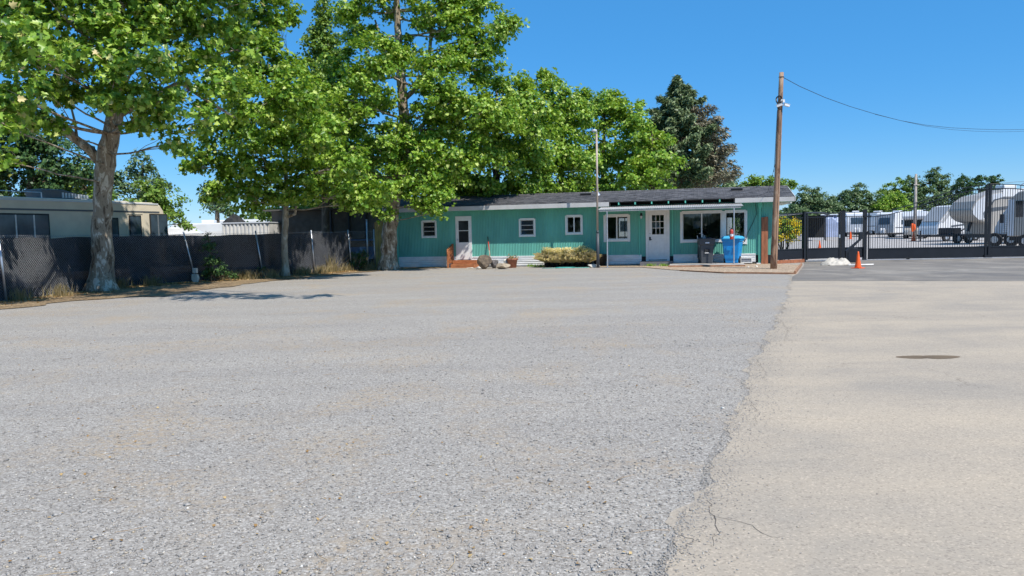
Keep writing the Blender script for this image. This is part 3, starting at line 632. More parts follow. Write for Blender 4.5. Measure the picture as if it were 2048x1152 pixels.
# main door with nine panes
x0, x1, z0, z1 = 12.04, 12.84, 0.25, 2.39
d = MB().box(11.91, x0-0.003, -0.06, 0, 0.22, 2.50).box(x1+0.003, 12.96, -0.06, 0, 0.22, 2.50).box(x0-0.003, x1+0.003, -0.06, 0, z1+0.003, 2.50).box(11.91, 12.96, -0.09, 0, 0.19, 0.22)
d.build('door_frame', M['white'], H, bevel=0.004)
gx0, gx1, gz0, gz1 = 12.19, 12.71, 1.38, 2.24
d = MB().box(x0, gx0, -0.035, 0.01, z0, z1).box(gx1, x1, -0.035, 0.01, z0, z1).box(gx0, gx1, -0.035, 0.01, z0, gz0).box(gx0, gx1, -0.035, 0.01, gz1, z1)
for i in (1, 2):
    xx = gx0+(gx1-gx0)*i/3; zz = gz0+(gz1-gz0)*i/3
    d.box(xx-0.012, xx+0.012, -0.03, 0.006, gz0, gz1); d.box(gx0, gx1, -0.0295, 0.0055, zz-0.012, zz+0.012)
for a, b in ((12.14, 12.40), (12.48, 12.74)):     # two raised lower panels
    d.box(a, b, -0.041, -0.035, 0.45, 0.50).box(a, b, -0.041, -0.035, 1.15, 1.20).box(a, a+0.04, -0.041, -0.035, 0.50, 1.15).box(b-0.04, b, -0.041, -0.035, 0.50, 1.15)
md = d.build('door', M['white'], H, bevel=0.003); md['label'] = 'white front door with nine small panes'
MB().box(gx0, gx1, -0.012, -0.008, gz0, gz1).build('pane', M['pane'], md)
MB().box(12.20, 12.36, 0.0, 0.004, 1.70, 1.93).box(12.38, 12.54, 0.0, 0.004, 1.70, 1.94).build('paper_notice', M['paper'], md)
MB().box(12.065, 12.13, -0.06, -0.036, 1.12, 1.27).box(12.07, 12.19, -0.095, -0.075, 1.14, 1.165).box(12.085, 12.105, -0.08, -0.055, 1.14, 1.165).build('handle', M['black'], md)
MB().lathe([(0.028, 0), (0.028, 0.012), (0.015, 0.02)], (12.10, -0.036, 1.42), 10, Matrix.Rotation(PI/2, 4, 'X')).build('lock', M['galv'], md)
# downspout, porch lamp, vent, cable
MB().box(16.74, 16.84, -0.10, -0.02, 0.05, 2.55).box(16.71, 16.87, -0.13, 0, 2.45, 2.66).build('downspout', M['tealtrim'], H)
MB().box(16.66, 16.84, -0.14, -0.02, 0.0, 0.06).build('downspout_foot', M['white'], H)
lm = MB().lathe([(0.05, 0), (0.05, 0.02)], (11.72, -0.02, 2.30), 10, Matrix.Rotation(PI/2, 4, 'X')).lathe([(0.02, 0.10), (0.06, 0.09), (0.062, 0.06)], (11.72, -0.09, 2.16), 10).tube([(11.72, -0.03, 2.30), (11.72, -0.10, 2.31), (11.72, -0.10, 2.25)], 0.012, 6).build('porch_lamp', M['black'], H)
MB().lathe([(0.055, 0.06), (0.05, -0.02), (0.03, -0.06), (0.005, -0.07)], (11.72, -0.09, 2.16), 10).build('lamp_glass', M['rvpale'], lm)
MB().box(15.98, 16.02, -0.10, -0.035, 0.06, 0.30).box(16.44, 16.48, -0.10, -0.035, 0.06, 0.30).box(16.02, 16.44, -0.10, -0.035, 0.26, 0.30).box(16.02, 16.44, -0.10, -0.035, 0.06, 0.10).build('vent_frame', M['white'], H)
mb = MB()
for i in range(5): mb.box(16.02, 16.44, -0.075, -0.055, 0.115+i*0.03, 0.13+i*0.03)
mb.build('vent_louvre', M['galv'], H)
MB().box(13.68, 13.98, -0.066, -0.055, 0.16, 0.42).build('access_panel', M['skirt'], H)
MB().tube([(16.6, -0.12, 2.62), (16.66, -0.06, 2.2), (16.5, -0.05, 1.8), (16.28, -0.05, 1.35), (16.22, -0.05, 1.1), (15.98, -0.05, 0.8), (15.6, -0.06, 0.55), (15.3, -0.06, 0.5)], 0.011, 5).build('cable', M['black'], H)
# awning: corrugated metal over the door and the big window
aw_y = -1.9; ax0, ax1 = 10.0, 16.0; fz, bz = 2.50, 2.70
mb = MB(); per = 0.076; x = ax0; pts = []; k = 0
while x <= ax1: pts.append((x, 0.010*math.sin(k*PI/3))); x += per/6; k += 1
for (xa, za), (xb, zb) in zip(pts[:-1], pts[1:]):
    mb.add([(xa, aw_y, fz+za), (xb, aw_y, fz+zb), (xb, -0.03, bz+zb), (xa, -0.03, bz+za), (xa, aw_y, fz+za-0.004), (xb, aw_y, fz+zb-0.004), (xb, -0.03, bz+zb-0.004), (xa, -0.03, bz+za-0.004)], [(0, 1, 2, 3), (7, 6, 5, 4), (0, 4, 5, 1)])
aw = mb.build('awning', M['corr'], H, smooth=False)
MB().box(ax0+0.05, ax1-0.1, aw_y+0.03, aw_y+0.08, fz-0.085, fz-0.016).build('front_beam', M['corr'], aw)
for xx in (ax0+0.08, ax0+1.5, ax0+3.0, ax0+4.5, ax1-0.13):
    MB().bar((xx, aw_y+0.08, fz-0.035), (xx, -0.04, bz-0.045), 0.04, 0.045).build('beam', M['corr'], aw)
for xx, zb in ((10.38, 0.0), (15.62, 0.10)):
    MB().tube([(xx, aw_y+0.055, zb), (xx, aw_y+0.055, fz-0.086)], 0.03, 10).tube([(xx, aw_y+0.055, zb), (xx, aw_y+0.055, zb+0.012)], 0.07, 10).build('post', M['galv'], aw)

# slab, step, timber edges
sl_ = MB().box(13.0, 16.05, -2.15, -0.05, 0.0, 0.10).build('concrete_slab', M['concrete'], None, bevel=0.01, loc=A, rot=(0, 0, brz)); tag(sl_, 'low grey concrete slab under the awning beside the front door', 'slab'); sl_['kind'] = 'structure'
st = MB().box(11.7, 13.1, -0.95, -0.05, 0.0, 0.19).build('door_step', M['darkconc'], None, bevel=0.01, loc=A, rot=(0, 0, brz)); tag(st, 'dark concrete step at the nine-pane front door', 'step')
def board(name, a, b, h, w, m, label, cat='timber edging', group=None, z0=0.0):
    a, b = Vector(a), Vector(b); L_ = (b-a).length; n = 8; mb = MB(); mb.box(0, L_, -w/2, w/2, 0, h)
    o = mb.build(name, m, None, bevel=0.008, loc=(a.x, a.y, z0), rot=(0, 0, math.atan2(b.y-a.y, b.x-a.x))); return tag(o, label, cat, group)
p1, p2, p3, p4 = G(1360, 542), G(1450, 547), G(1588, 548.5), G(1603, 531)
gg = 'timber edging boards round the bark chip bed'
board('edging_board', p1, p2, 0.05, 0.05, M['timber'], 'low wooden edging board curving off below the concrete slab', group=gg)
board('edging_board', p2+Vector((0.02, 0, 0)), p3, 0.06, 0.05, M['timber'], 'long front edging board of the bark chip bed before the power pole', group=gg)
board('edging_board', p3+Vector((0.04, 0.02, 0)), p4, 0.11, 0.06, M['timber'], 'reddish side edging board running back to the black gate', group=gg)
s1, s2 = bw(12.95, -2.2), bw(15.1, -2.2)
board('edging_board', s1, bw(16.05, -2.2), 0.085, 0.04, M['timber'], 'brown board along the front edge of the concrete slab', group=gg)
# ---------------------------------------------------------------- wooden steps with railing at the storm door
ws = empty('wooden_steps', bw(2.95, -0.08), brz, 'reddish brown wooden steps with a railing at the storm door', 'steps')
MB().box(0.0, 1.15, -0.42, 0.0, 0.30, 0.34).box(0, 1.15, -0.42, -0.38, 0.0, 0.30).box(0.0, 0.04, -0.38, 0, 0, 0.30).box(1.11, 1.15, -0.38, 0, 0, 0.30).build('top_tread', M['stepwood'], ws)
MB().box(0.0, 1.15, -0.78, -0.44, 0.13, 0.17).box(0, 1.15, -0.78, -0.75, 0, 0.13).box(0.0, 0.04, -0.75, -0.44, 0, 0.13).box(1.11, 1.15, -0.75, -0.44, 0, 0.13).build('bottom_tread', M['stepwood'], ws)
for yy, h in ((-0.05, 1.12), (-0.78, 0.85)): MB().box(-0.16, -0.08, yy-0.04, yy+0.04, 0, h).build('rail_post', M['stepwood'], ws)
MB().bar((-0.12, -0.02, 1.10), (-0.12, -0.80, 0.84), 0.09, 0.04).tube([(-0.12, -0.80, 0.84), (-0.12, -0.86, 0.76), (-0.12, -0.84, 0.64), (-0.12, -0.80, 0.60)], 0.03, 6).build('handrail', M['stepwood'], ws)
MB().bar((-0.12, -0.05, 0.62), (-0.12, -0.78, 0.42), 0.04, 0.08).build('lower_rail', M['stepwood'], ws)
for i in range(5):
    yy = -0.16-i*0.13; MB().box(-0.135, -0.105, yy-0.02, yy+0.02, 0.2, 1.06+yy*0.33).build('baluster', M['stepwood'], ws)

# ---------------------------------------------------------------- rocks
def rock(name, loc, dim, m, label, seed, sub=3, rough=0.28, rz=0, cat='rock', group=None, tilt=0):
    bm = bmesh.new(); bmesh.ops.create_icosphere(bm, subdivisions=sub, radius=1); rs = random.Random(seed)
    planes = [(Vector((rs.gauss(0, 1), rs.gauss(0, 1), rs.gauss(0, 1))).normalized(), rs.uniform(0.55, 0.85)) for _ in range(11)]
    for v in bm.verts:
        for n, d_ in planes:
            k = v.co.dot(n)
            if k > d_: v.co -= n*(k-d_)
        v.co *= 1+rs.uniform(-0.03, 0.03)*rough*3
    Rm = Matrix.Rotation(tilt, 3, 'Y')
    for v in bm.verts:
        v.co = Rm @ Vector((v.co.x*dim[0]/2*1.2, v.co.y*dim[1]/2*1.2, v.co.z*dim[2]/2*1.2))
    mz = min(v.co.z for v in bm.verts)
    for v in bm.verts: v.co.z -= mz+0.015
    me = bpy.data.meshes.new(name); bm.to_mesh(me); bm.free(); me.materials.append(m)
    o = bpy.data.objects.new(name, me); COL.objects.link(o); o.location = loc; o.rotation_euler = (0, 0, rz); return tag(o, label, cat, group)
rg = 'rocks in front of the teal wall'
rock('rock', G(970, 538), (0.60, 0.4, 0.56), M['rockdark'], 'tall brown slab rock leaning by the rake', 3, rz=0.2, group=rg, tilt=0.25)
rock('rock', G(989, 536.5), (0.42, 0.36, 0.40), M['rockgrey'], 'dark grey rounded rock right of the brown slab rock', 5, rz=0.9, group=rg)
rock('rock', G(1007, 538), (0.56, 0.4, 0.30), M['rocktan'], 'flat tan rock next to the terracotta pot', 8, rz=0.1, group=rg)
rock('rock', G(1013, 535.5), (0.30, 0.25, 0.36), M['rockpale'], 'pale cream rock behind the flat tan rock', 12, rz=0.5, group=rg)
rock('rock', G(958, 538.5), (0.20, 0.16, 0.13), M['rockpale'], 'small pale stone in front of the brown slab rock', 15, 2, group=rg)
rock('rock', G(940, 536.5), (0.30, 0.18, 0.05), M['rockpale'], 'thin pale flagstone before the wooden steps', 16, 2, group=rg)
rock('rock', G(1187, 535), (0.50, 0.36, 0.17), M['rockpale'], 'pale stone at the foot of the lamp pole', 18, 3, group=rg)
for px_, py_, dm, lb in ((1497, 536, 0.09, 'tiny pale stone left of the power pole on bark chips'), (1513, 534.5, 0.11, 'small pale stone below the white wall vent'), (1478, 533, 0.13, 'small white stone beside the blue bin')):
    rock('rock', G(px_, py_)+Vector((0, 0, 0.02)), (dm, dm*0.8, dm*0.6), M['rockpale'], lb, int(px_), 2, group='small stones on the bark chips')
# pale block by the fence (a white hexagonal cut stone, seen behind the wire)
fb = MB()
c_ = G(384, 561)
# ---------------------------------------------------------------- terracotta pot with a dry plant
tp = empty('terracotta_pot', G(1025, 535.5), 0, 'terracotta flower pot with a few dry sprigs against white skirting', 'flower pot')
MB().lathe([(0.16, 0), (0.17, 0.0), (0.225, 0.34), (0.26, 0.34), (0.265, 0.43), (0.235, 0.43), (0.22, 0.37), (0.05, 0.36)], n=24).build('pot', M['terra'], tp, smooth=True)
P = rng.normal(size=(160, 3))*np.array([0.11, 0.11, 0.05])+np.array([0, 0, 0.47]); leaves_mesh('foliage', P, rng.normal(size=P.shape)+np.array([0, 0, .5]), 0.07, M['weed'], tp)
# rake leaning on wall
a, b = G(1003, 536.5), bw(3.98, -0.03, 1.24)
a = bw(4.80, -0.45, 0)
rk = empty('garden_rake', a, brz, 'garden rake with red and tan handle leaning on the teal wall behind rocks', 'rake')
Li = (bw(4.56, -0.04, 1.42)-a); Li = Matrix.Rotation(-brz, 3, 'Z') @ Li
MB().tube([Li*0.06, Li*0.55], 0.024, 7).build('handle', M['rocktan'], rk); MB().tube([Li*0.552, Li*0.84], 0.027, 7).build('grip', M['red'], rk); MB().tube([Li*0.842, Li], 0.018, 7).build('socket', M['black'], rk)
mb = MB().bar((-0.16, 0, 0.06), (0.16, 0, 0.06), 0.025)
for i in range(9): mb.bar((-0.15+i*0.0375, 0, 0.06), (-0.15+i*0.0375, -0.04, 0.0), 0.008)
mb.build('head', M['black'], rk)
# big black tub
tb = empty('planter_tub', bw(9.9, -0.45), 0, 'large black plastic planter tub beside the lamp pole', 'planter')
MB().lathe([(0.22, 0), (0.24, 0), (0.33, 0.50), (0.36, 0.50), (0.36, 0.54), (0.31, 0.54), (0.29, 0.46), (0.05, 0.44)], n=24).build('tub', M['plastic'], tb, smooth=True)
MB().tube([(0.1, 0, 0.44), (0.13, 0, 0.75), (0.11, 0, 0.98)], 0.012, 5).build('cane', M['hose'], tb)
# nursery pots of feather grass: nine wide, two deep
def grass_pot(r=0.105, h=0.18):
    root = empty('grass_pot', (0, 0, 0))
    MB().lathe([(r*0.8, 0), (r*0.82, 0), (r, h), (r*1.06, h), (r*1.06, h+0.02), (r*0.92, h+0.02), (r*0.9, h-0.02), (0.02, h-0.03)], n=14).build('pot', M['plastic'], root, smooth=True)
    n = 380; a = rng.uniform(0, 2*PI, n); sp = np.abs(rng.normal(0, 0.19, n)); Ln = rng.uniform(0.30, 0.70, n)
    d = np.stack([np.cos(a), np.sin(a)], 1); V = []
    b0 = d*rng.uniform(0, 0.07, n)[:, None]; w = 0.0065
    for i in range(n):
        t = np.array([-d[i, 1], d[i, 0]])*w; z = h+0.0; p0 = b0[i]; p1 = p0+d[i]*sp[i]*0.6; p2 = p0+d[i]*sp[i]*1.5
        V += [(*(p0-t), z), (*(p0+t), z), (*(p1+t), z+Ln[i]*0.65), (*(p2), z+Ln[i]*(1-0.9*sp[i])), (*(p1-t), z+Ln[i]*0.65)]
    V = np.array(V); idx = (np.array([0, 1, 2, 3, 4])[None]+(np.arange(n)*5)[:, None]).ravel()
    fast_mesh('grass', (idx, V), np.full(n, 5), M['straw'], root)
    P = np.stack([rng.normal(0, 0.10, 420), rng.normal(0, 0.10, 420), h+rng.uniform(0.22, 0.66, 420)], 1); N = rng.normal(size=P.shape)*0.5+np.array([0.3, -0.5, 0.8]); T = rng.normal(size=P.shape)*0.4+np.array([0, 0, 1.0])+P*np.array([2.5, 2.5, 0])
    leaves_mesh('seed_heads', P, N, 0.10, M['straw'], root, 'need', T); return root
def copy_tree(o, parent=None):
    c = o.copy(); COL.objects.link(c)
    if parent: c.parent = parent
    for ch in o.children: copy_tree(ch, c)
    return c
gp0 = grass_pot(); k = 0
cols = ['leftmost', 'second', 'third', 'fourth', 'fifth', 'sixth', 'seventh', 'eighth', 'rightmost']
for row in range(2):
    for i in range(9):
        o = gp0 if k == 0 else copy_tree(gp0); k += 1
        o.location = bw(7.55+i*0.235+random.uniform(-.02, .02), -0.95+row*0.26+random.uniform(-.02, .02)); o.rotation_euler = (0, 0, random.uniform(0, 6.28)); s_ = random.uniform(0.92, 1.10); o.scale = (s_, s_, s_*random.uniform(0.9, 1.1))
        tag(o, f"black nursery pot of yellow feather grass, {cols[i]} of the {'front' if row == 0 else 'back'} row", 'potted grass', 'nursery pots of feather grass by the teal wall')
# hose
hp = []; c0 = G(1130, 536.5)
for i in range(60):
    a_ = i/59*2*PI*2.5; hp.append((0.40*math.cos(a_)*(1+0.06*math.sin(a_*1.7)), 0.16*math.sin(a_), 0.018+0.01*(i/60)*2))
hp = [(-1.0, 0.1, 0.015), (-0.7, 0.0, 0.015)]+hp+[(0.7, -0.05, 0.015), (1.05, 0.0, 0.015)]
o = MB().tube(hp, 0.013, 6).build('garden_hose', M['hose'], None, smooth=True, loc=c0); tag(o, 'teal garden hose coiled flat on gravel before the grass pots', 'hose')
# lamp pole
lb = G(1196, 535.5); lt = at(1193, 268, lb.y)
lpz = empty('lamp_pole', lb, 0, 'slim tan metal light pole in front of the teal wall with small lamp on top', 'lamp pole'); rel = lt-lb
MB().tube([(0, 0, 0), rel*0.26], 0.07, 12).tube([rel*0.26, rel*0.28], 0.055, 12).build('base', M['greybin'], lpz, smooth=True)  # thicker lower length; its dark grey also carries the awning's shade
MB().tube([rel*0.28, rel], 0.045, 10).build('pole', M['lamppole'], lpz, smooth=True)
MB().tube([rel, rel+Vector((0, -0.03, 0.12)), rel+Vector((-0.06, -0.05, 0.14))], 0.025, 6).lathe([(0.02, 0.0), (0.11, -0.02), (0.12, -0.07), (0.09, -0.10), (0.02, -0.11)], rel+Vector((-0.10, -0.05, 0.19)), 12).build('lamp_head', M['rvpale'], lpz, smooth=True)

# ---------------------------------------------------------------- wheeled bins
def wheel(parent, c, r, w, name='wheel', axis='x', hub=True):
    Rm = Matrix.Rotation(PI/2, 4, 'Y') if axis == 'x' else Matrix.Rotation(PI/2, 4, 'X')
    t = MB().lathe([(r*0.55, -w/2), (r*0.93, -w/2), (r, -w*0.35), (r, w*0.35), (r*0.93, w/2), (r*0.55, w/2)], c, 20, Rm).build(name, M['rubber'], parent, smooth=False)
    if hub: MB().lathe([(r*0.2, -w*0.53), (r*0.5, -w*0.51), (r*0.54, -w*0.40), (r*0.54, w*0.4), (r*0.5, w*0.51), (r*0.2, w*0.53)], c, 16, Rm).build('rim', M['galv'], t)
    return t
def loft(mb, secs):    # secs: (x0,x1,y0,y1,z) rounded rect rings
    rings = []; n = 0
    for x0, x1, y0, y1, z, r in secs:
        ring = []
        for cx, cy, a0 in ((x1-r, y1-r, 0), (x0+r, y1-r, 90), (x0+r, y0+r, 180), (x1-r, y0+r, 270)):
            for q in (0, 30, 60, 90): a = R_(a0+q); ring.append((cx+r*math.cos(a), cy+r*math.sin(a), z))
        rings.append(ring); n = len(ring)
    vs = [v for r in rings for v in r]; fs = [tuple(range(n-1, -1, -1)), tuple((len(rings)-1)*n+k for k in range(n))]
    for i in range(len(rings)-1):
        for k in range(n): a = i*n+k; b = i*n+(k+1) % n; fs.append((a, b, b+n, a+n))
    return mb.add(vs, fs)
gb = empty('trash_bin', bw(14.52, -0.75, 0.10), brz+0.12, 'charcoal grey wheeled bin standing open with broken handles sticking out', 'wheeled bin')
mb = MB(); W0, W1 = 0.25, 0.33
loft(mb, [(-W0, W0, -0.26, 0.26, 0.02, 0.05), (-W0-0.02, W0+0.02, -0.28, 0.30, 0.30, 0.05), (-W0-0.04, W0+0.04, -0.31, 0.33, 0.78, 0.05), (-W1, W1, -0.35, 0.37, 0.82, 0.05), (-W1-0.01, W1+0.01, -0.36, 0.38, 1.02, 0.05), (-W1-0.03, W1+0.03, -0.38, 0.40, 1.03, 0.05), (-W1-0.03, W1+0.03, -0.38, 0.40, 1.07, 0.05), (-W1+0.01, W1-0.01, -0.34, 0.36, 1.07, 0.05), (-W0-0.02, W0+0.02, -0.28, 0.30, 0.6, 0.05)])
bo_ = mb.build('body', M['greybin'], gb, smooth=False)
MB().box(-0.10, 0.10, -0.345, -0.30, 0.48, 0.62).build('grip_recess', M['dark'], bo_)
MB().tube([(-0.10, -0.35, 0.45), (0.10, -0.35, 0.45)], 0.012, 6).build('lift_bar', M['galv'], bo_)
MB().box(-0.08, 0.09, -0.372, -0.362, 0.86, 0.91).build('label_plate', M['paper'], bo_)
MB().prism([(-0.3, 0.0), (0.3, 0.0), (0.28, 0.9), (-0.28, 0.9)], 0.42, 0.46).build('lid', M['greybin'], gb, rot=(R_(12), 0, 0)).location = (0, 0.12, 0.14)
wheel(gb, (-0.27, 0.27, 0.12), 0.12, 0.05); wheel(gb, (0.27, 0.27, 0.12), 0.12, 0.05)
bh = empty('broken_handles', bw(14.40, -0.75, 1.0), brz, 'bundle of grey pole handles poking out of the charcoal bin', 'handles')
for a, b in (((-0.05, 0, -0.75), (-0.25, -0.02, 0.30)), ((0.10, 0.05, -0.70), (-0.02, 0.0, 0.36)), ((0.16, 0, -0.7), (0.06, 0.03, 0.30))):
    MB().tube([a, b], 0.017, 7).build('shaft', M['rvpale'], bh)
MB().tube([(-0.02, 0, 0.36), (-0.10, 0.02, 0.40), (-0.16, 0.03, 0.38)], 0.015, 6).build('shaft', M['rvpale'], bh)
bb = empty('recycling_bin', bw(15.62, -0.80, 0.10), brz-0.25, 'bright blue wheeled bin with closed lid behind the right awning post', 'wheeled bin')
mb = MB()
loft(mb, [(-0.30, 0.30, -0.30, 0.30, 0.20, 0.05), (-0.33, 0.33, -0.33, 0.33, 0.5, 0.05), (-0.37, 0.37, -0.37, 0.37, 0.92, 0.05), (-0.40, 0.40, -0.40, 0.40, 0.95, 0.05), (-0.40, 0.40, -0.40, 0.40, 1.03, 0.05)])
loft(mb, [(-0.26, 0.26, -0.26, 0.20, 0.02, 0.04), (-0.28, 0.28, -0.28, 0.24, 0.21, 0.04)])
bo_ = mb.build('body', M['bluebin'], bb)
for a, b in ((-0.18, 0.0), (0.12, 0.2)): MB().box(a, b, -0.375, -0.35, 0.55, 0.72).build('handle_recess', M['bluebin'], bo_)
mb = MB(); loft(mb, [(-0.43, 0.43, -0.44, 0.44, 1.032, 0.06), (-0.43, 0.43, -0.44, 0.44, 1.07, 0.06), (-0.36, 0.36, -0.36, 0.38, 1.14, 0.08), (-0.2, 0.2, -0.2, 0.25, 1.165, 0.06)])
mb.build('lid', M['bluelid'], bb, smooth=False)
wheel(bb, (-0.31, -0.05, 0.15), 0.15, 0.06); wheel(bb, (0.31, -0.05, 0.15), 0.15, 0.06)
# fire extinguisher hanging on the post
fe = empty('fire_extinguisher', bw(15.52, -1.93, 1.13), brz, 'red fire extinguisher hanging on the right awning post', 'fire extinguisher')
MB().lathe([(0.05, 0), (0.065, 0.01), (0.07, 0.03), (0.07, 0.34), (0.055, 0.39), (0.025, 0.41)], n=16).build('cylinder', M['red'], fe, smooth=True)
MB().lathe([(0.025, 0.41), (0.025, 0.45)], n=8).bar((0, 0, 0.45), (-0.09, 0, 0.50), 0.02, 0.015).bar((0, 0, 0.46), (0.02, 0, 0.47), 0.03).build('valve', M['black'], fe)
MB().tube([(-0.02, -0.02, 0.44), (-0.09, -0.04, 0.38), (-0.085, -0.04, 0.2), (-0.08, -0.04, 0.10)], 0.011, 6).build('hose', M['rubber'], fe)
MB().lathe([(0.0705, 0.12), (0.0712, 0.12), (0.0712, 0.22), (0.0705, 0.22)], n=16).build('label_band', M['paper'], fe)
# office chair inside the window
oc = empty('office_chair', bw(14.35, 1.1, 0.36), brz, 'dark office chair seen inside through the wide window', 'chair')
mb = MB(); pr = []
for k in range(11): a_ = PI*k/10; pr.append((0.30*math.cos(a_), 0.85+0.33*math.sin(a_)))
mb.prism(pr+[(-0.28, 0.5), (0.28, 0.5)], 0.0, 0.08).build('backrest', M['plastic'], oc)
MB().box(-0.26, 0.26, 0.05, 0.52, 0.42, 0.50).build('seat', M['plastic'], oc, bevel=0.03)
MB().tube([(0, 0.28, 0.06), (0, 0.28, 0.42)], 0.03).build('stem', M['plastic'], oc)
mb = MB()
for k in range(5): mb.bar((0, 0.28, 0.06), (0.3*math.cos(k*1.257), 0.28+0.3*math.sin(k*1.257), 0.03), 0.04)
mb.build('base', M['plastic'], oc)
ds = empty('office_desk', bw(15.2, 1.9, 0.36), brz, 'plain desk standing inside behind the wide window', 'desk')
MB().box(-0.9, 0.9, -0.35, 0.35, 0.70, 0.74).build('desktop', M['intfloor'], ds)
for sx in (-0.85, 0.85):
    for sy in (-0.3, 0.3): MB().box(sx-0.03, sx+0.03, sy-0.03, sy+0.03, 0, 0.70).build('leg', M['plastic'], ds)

# ---------------------------------------------------------------- power pole with cameras, cable coil and overhead wire
pbz = G(1547, 538.5); ptop = at(1563, 145, pbz.y)
pp = empty('power_pole', pbz, 0, 'tall weathered wooden power pole leaning slightly, standing in the bark chip bed', 'utility pole'); rel = ptop-pbz
mb = MB(); ps = [rel*t for t in np.linspace(0, 1, 14)]; ps[0] = ps[0]+Vector((0, 0, -0.1)); mb.tube(ps, [0.128-0.048*t+random.uniform(-0.002, 0.002) for t in np.linspace(0, 1, 14)], 14)
mb.build('pole', M['pole'], pp, smooth=True)
def on(t, dx=0, dy=0, dz=0): return rel*t+Vector((dx, dy, dz))
mb = MB()
for c in (0.10, 0.125): mb.tube([on(0.865, -0.09, -0.13, -0.04)+Vector((c*math.cos(a_), 0.02*math.sin(3*a_), c*1.25*math.sin(a_))) for a_ in np.linspace(0, 2*PI, 20)], 0.014, 5)
mb.tube([on(0.86, -0.15, -0.12, -0.1), on(0.84, -0.14, -0.12, -0.16), on(0.835, -0.02, -0.13, -0.17)], 0.016, 5)
mb.build('cable_coil', M['black'], pp)
for sx, ang in ((-0.08, -0.35), (0.19, 0.20)):
    q = on(0.835, sx, -0.15, -0.02); c = MB().box(-0.10, 0.10, -0.045, 0.045, -0.04, 0.045).box(-0.115, 0.115, -0.055, 0.055, 0.046, 0.056).build('security_camera', M['rvwhite'], pp, bevel=0.01, loc=q, rot=(0, 0.25 if sx > 0 else -0.3, ang))
MB().tube([on(0.835, 0.0, -0.06, 0), on(0.835, 0.08, -0.13, 0)], 0.02, 6).tube([on(0.835, 0.0, -0.06, 0), on(0.835, -0.05, -0.13, 0)], 0.02, 6).box(*[v for v in (rel.x*0.85-0.02, rel.x*0.85+0.12, rel.y*0.85-0.14, rel.y*0.85-0.09, rel.z*0.848, rel.z*0.862)]).build('camera_bracket', M['rvwhite'], pp)
mb = MB(); mb.tube([on(0.977)+Vector((0.088*math.cos(a_), 0.088*math.sin(a_), 0)) for a_ in np.linspace(0, 2*PI, 15)], 0.012, 5); mb.build('wire_strap', M['black'], pp)
mb = MB().tube([on(0.865, -0.07, -0.09, 0), on(0.8, -0.115, -0.03, 0), on(0.6, -0.12, -0.0, 0), on(0.5, -0.125, 0.03, 0)], 0.008, 4).tube([on(0.9, 0.02, -0.105, 0), on(0.6, 0.03, -0.115, 0), on(0.3, 0.02, -0.125, 0), on(0.02, 0.02, -0.14, 0)], 0.006, 4)
mb.build('conduit_wire', M['black'], pp)
def spline(name, P_, r, label, cat='overhead cable', group=None, m='black'):
    o = MB().tube(P_, r, 5).build(name, M[m], None); return tag(o, label, cat, group)
wp = [(1563, 153), (1600, 173), (1650, 195), (1700, 213), (1750, 228), (1800, 241), (1850, 250), (1900, 255.5), (1950, 258), (2000, 259.5), (2060, 259), (2150, 252)]
P_ = [at(x, y, pbz.y+0.2+(x-1563)*0.055/1) for x, y in wp]
spline('overhead_wire', P_, 0.012, 'thick overhead wire sagging right from the top of the power pole', group='overhead wires')
P_ = [at(x, y+(0 if x < 1800 else 4.5*math.sin((x-1800)/350*PI)), pbz.y+0.25+(x-1563)*0.055) for x, y in wp[4:]]
P_[0] = at(1750, 228.6, pbz.y+0.2+187*0.055)
spline('overhead_wire', P_, 0.009, 'thinner second wire branching below the thick overhead wire', group='overhead wires')
pw = [at(1560, 300, pbz.y), at(1551, 325, pbz.y+0.6), at(1545, 350, pbz.y+2), at(1535, 385, pbz.y+3.6), bw(16.55, -0.46, 2.90), bw(16.6, -0.14, 2.62)]
spline('service_wire', pw, 0.008, 'thin slack wire dropping from the power pole to the roof edge')

# ---------------------------------------------------------------- black steel fence, walk gate and sliding gate
g0 = [(11.20, 32.60), (13.12, 33.48), (14.97, 33.93), (16.04, 33.97), (21.15, 33.52), (27.0, 33.0)]
def steel_panel(name, label, cat, a, b, ztop, z2, zkick, zbot, parts_extra=None, bar=0.018, sp=0.104, group=None):
    a = Vector((*a, 0)); b = Vector((*b, 0)); L_ = (b-a).length; r = empty(name, a, math.atan2(b.y-a.y, b.x-a.x), label, cat, group)
    bars = MB(); n = int(L_/sp)
    for i in range(1, n):
        x = L_*i/n; top = ztop(x)-0.02 if i % 5 == 0 else z2(x)-0.005
        bars.box(x-bar/2, x+bar/2, -bar/2, bar/2, zkick, top)
    bars.build('picket', M['black'], r)
    K = 24
    for nm, zf in (('top_rail', ztop), ('upper_rail', z2)):
        mb = MB()
        for i in range(K): mb.bar((L_*i/K, 0, zf(L_*i/K)), (L_*(i+1)/K+0.005, 0, zf(L_*(i+1)/K)), 0.03, 0.035)
        mb.build(nm, M['black'], r)
    MB().box(0, L_, -0.025, 0.025, zkick-0.03, zkick+0.02).build('middle_rail', M['black'], r)
    MB().box(0, L_, -0.027, 0.027, zbot, zbot+0.05).build('bottom_rail', M['black'], r)
    MB().box(0.0, L_, -0.006, 0.006, zbot+0.05, zkick-0.03).build('kick_panel', M['black'], r)
    return r, L_
def post(parent, x, z1, w=0.09, name='post', z0=0.0): return MB().box(x-w/2, x+w/2, -w/2-0.002, w/2+0.002, z0, z1).box(x-w/2-0.008, x+w/2+0.008, -w/2-0.01, w/2+0.01, z1, z1+0.02).build(name, M['black'], parent)
C2 = lambda v: (lambda x: v)
r, L_ = steel_panel('steel_fence', 'black steel picket fence panel between the power pole and the walk gate', 'fence', g0[0], g0[1], C2(2.17), C2(1.98), 0.60, 0.16)
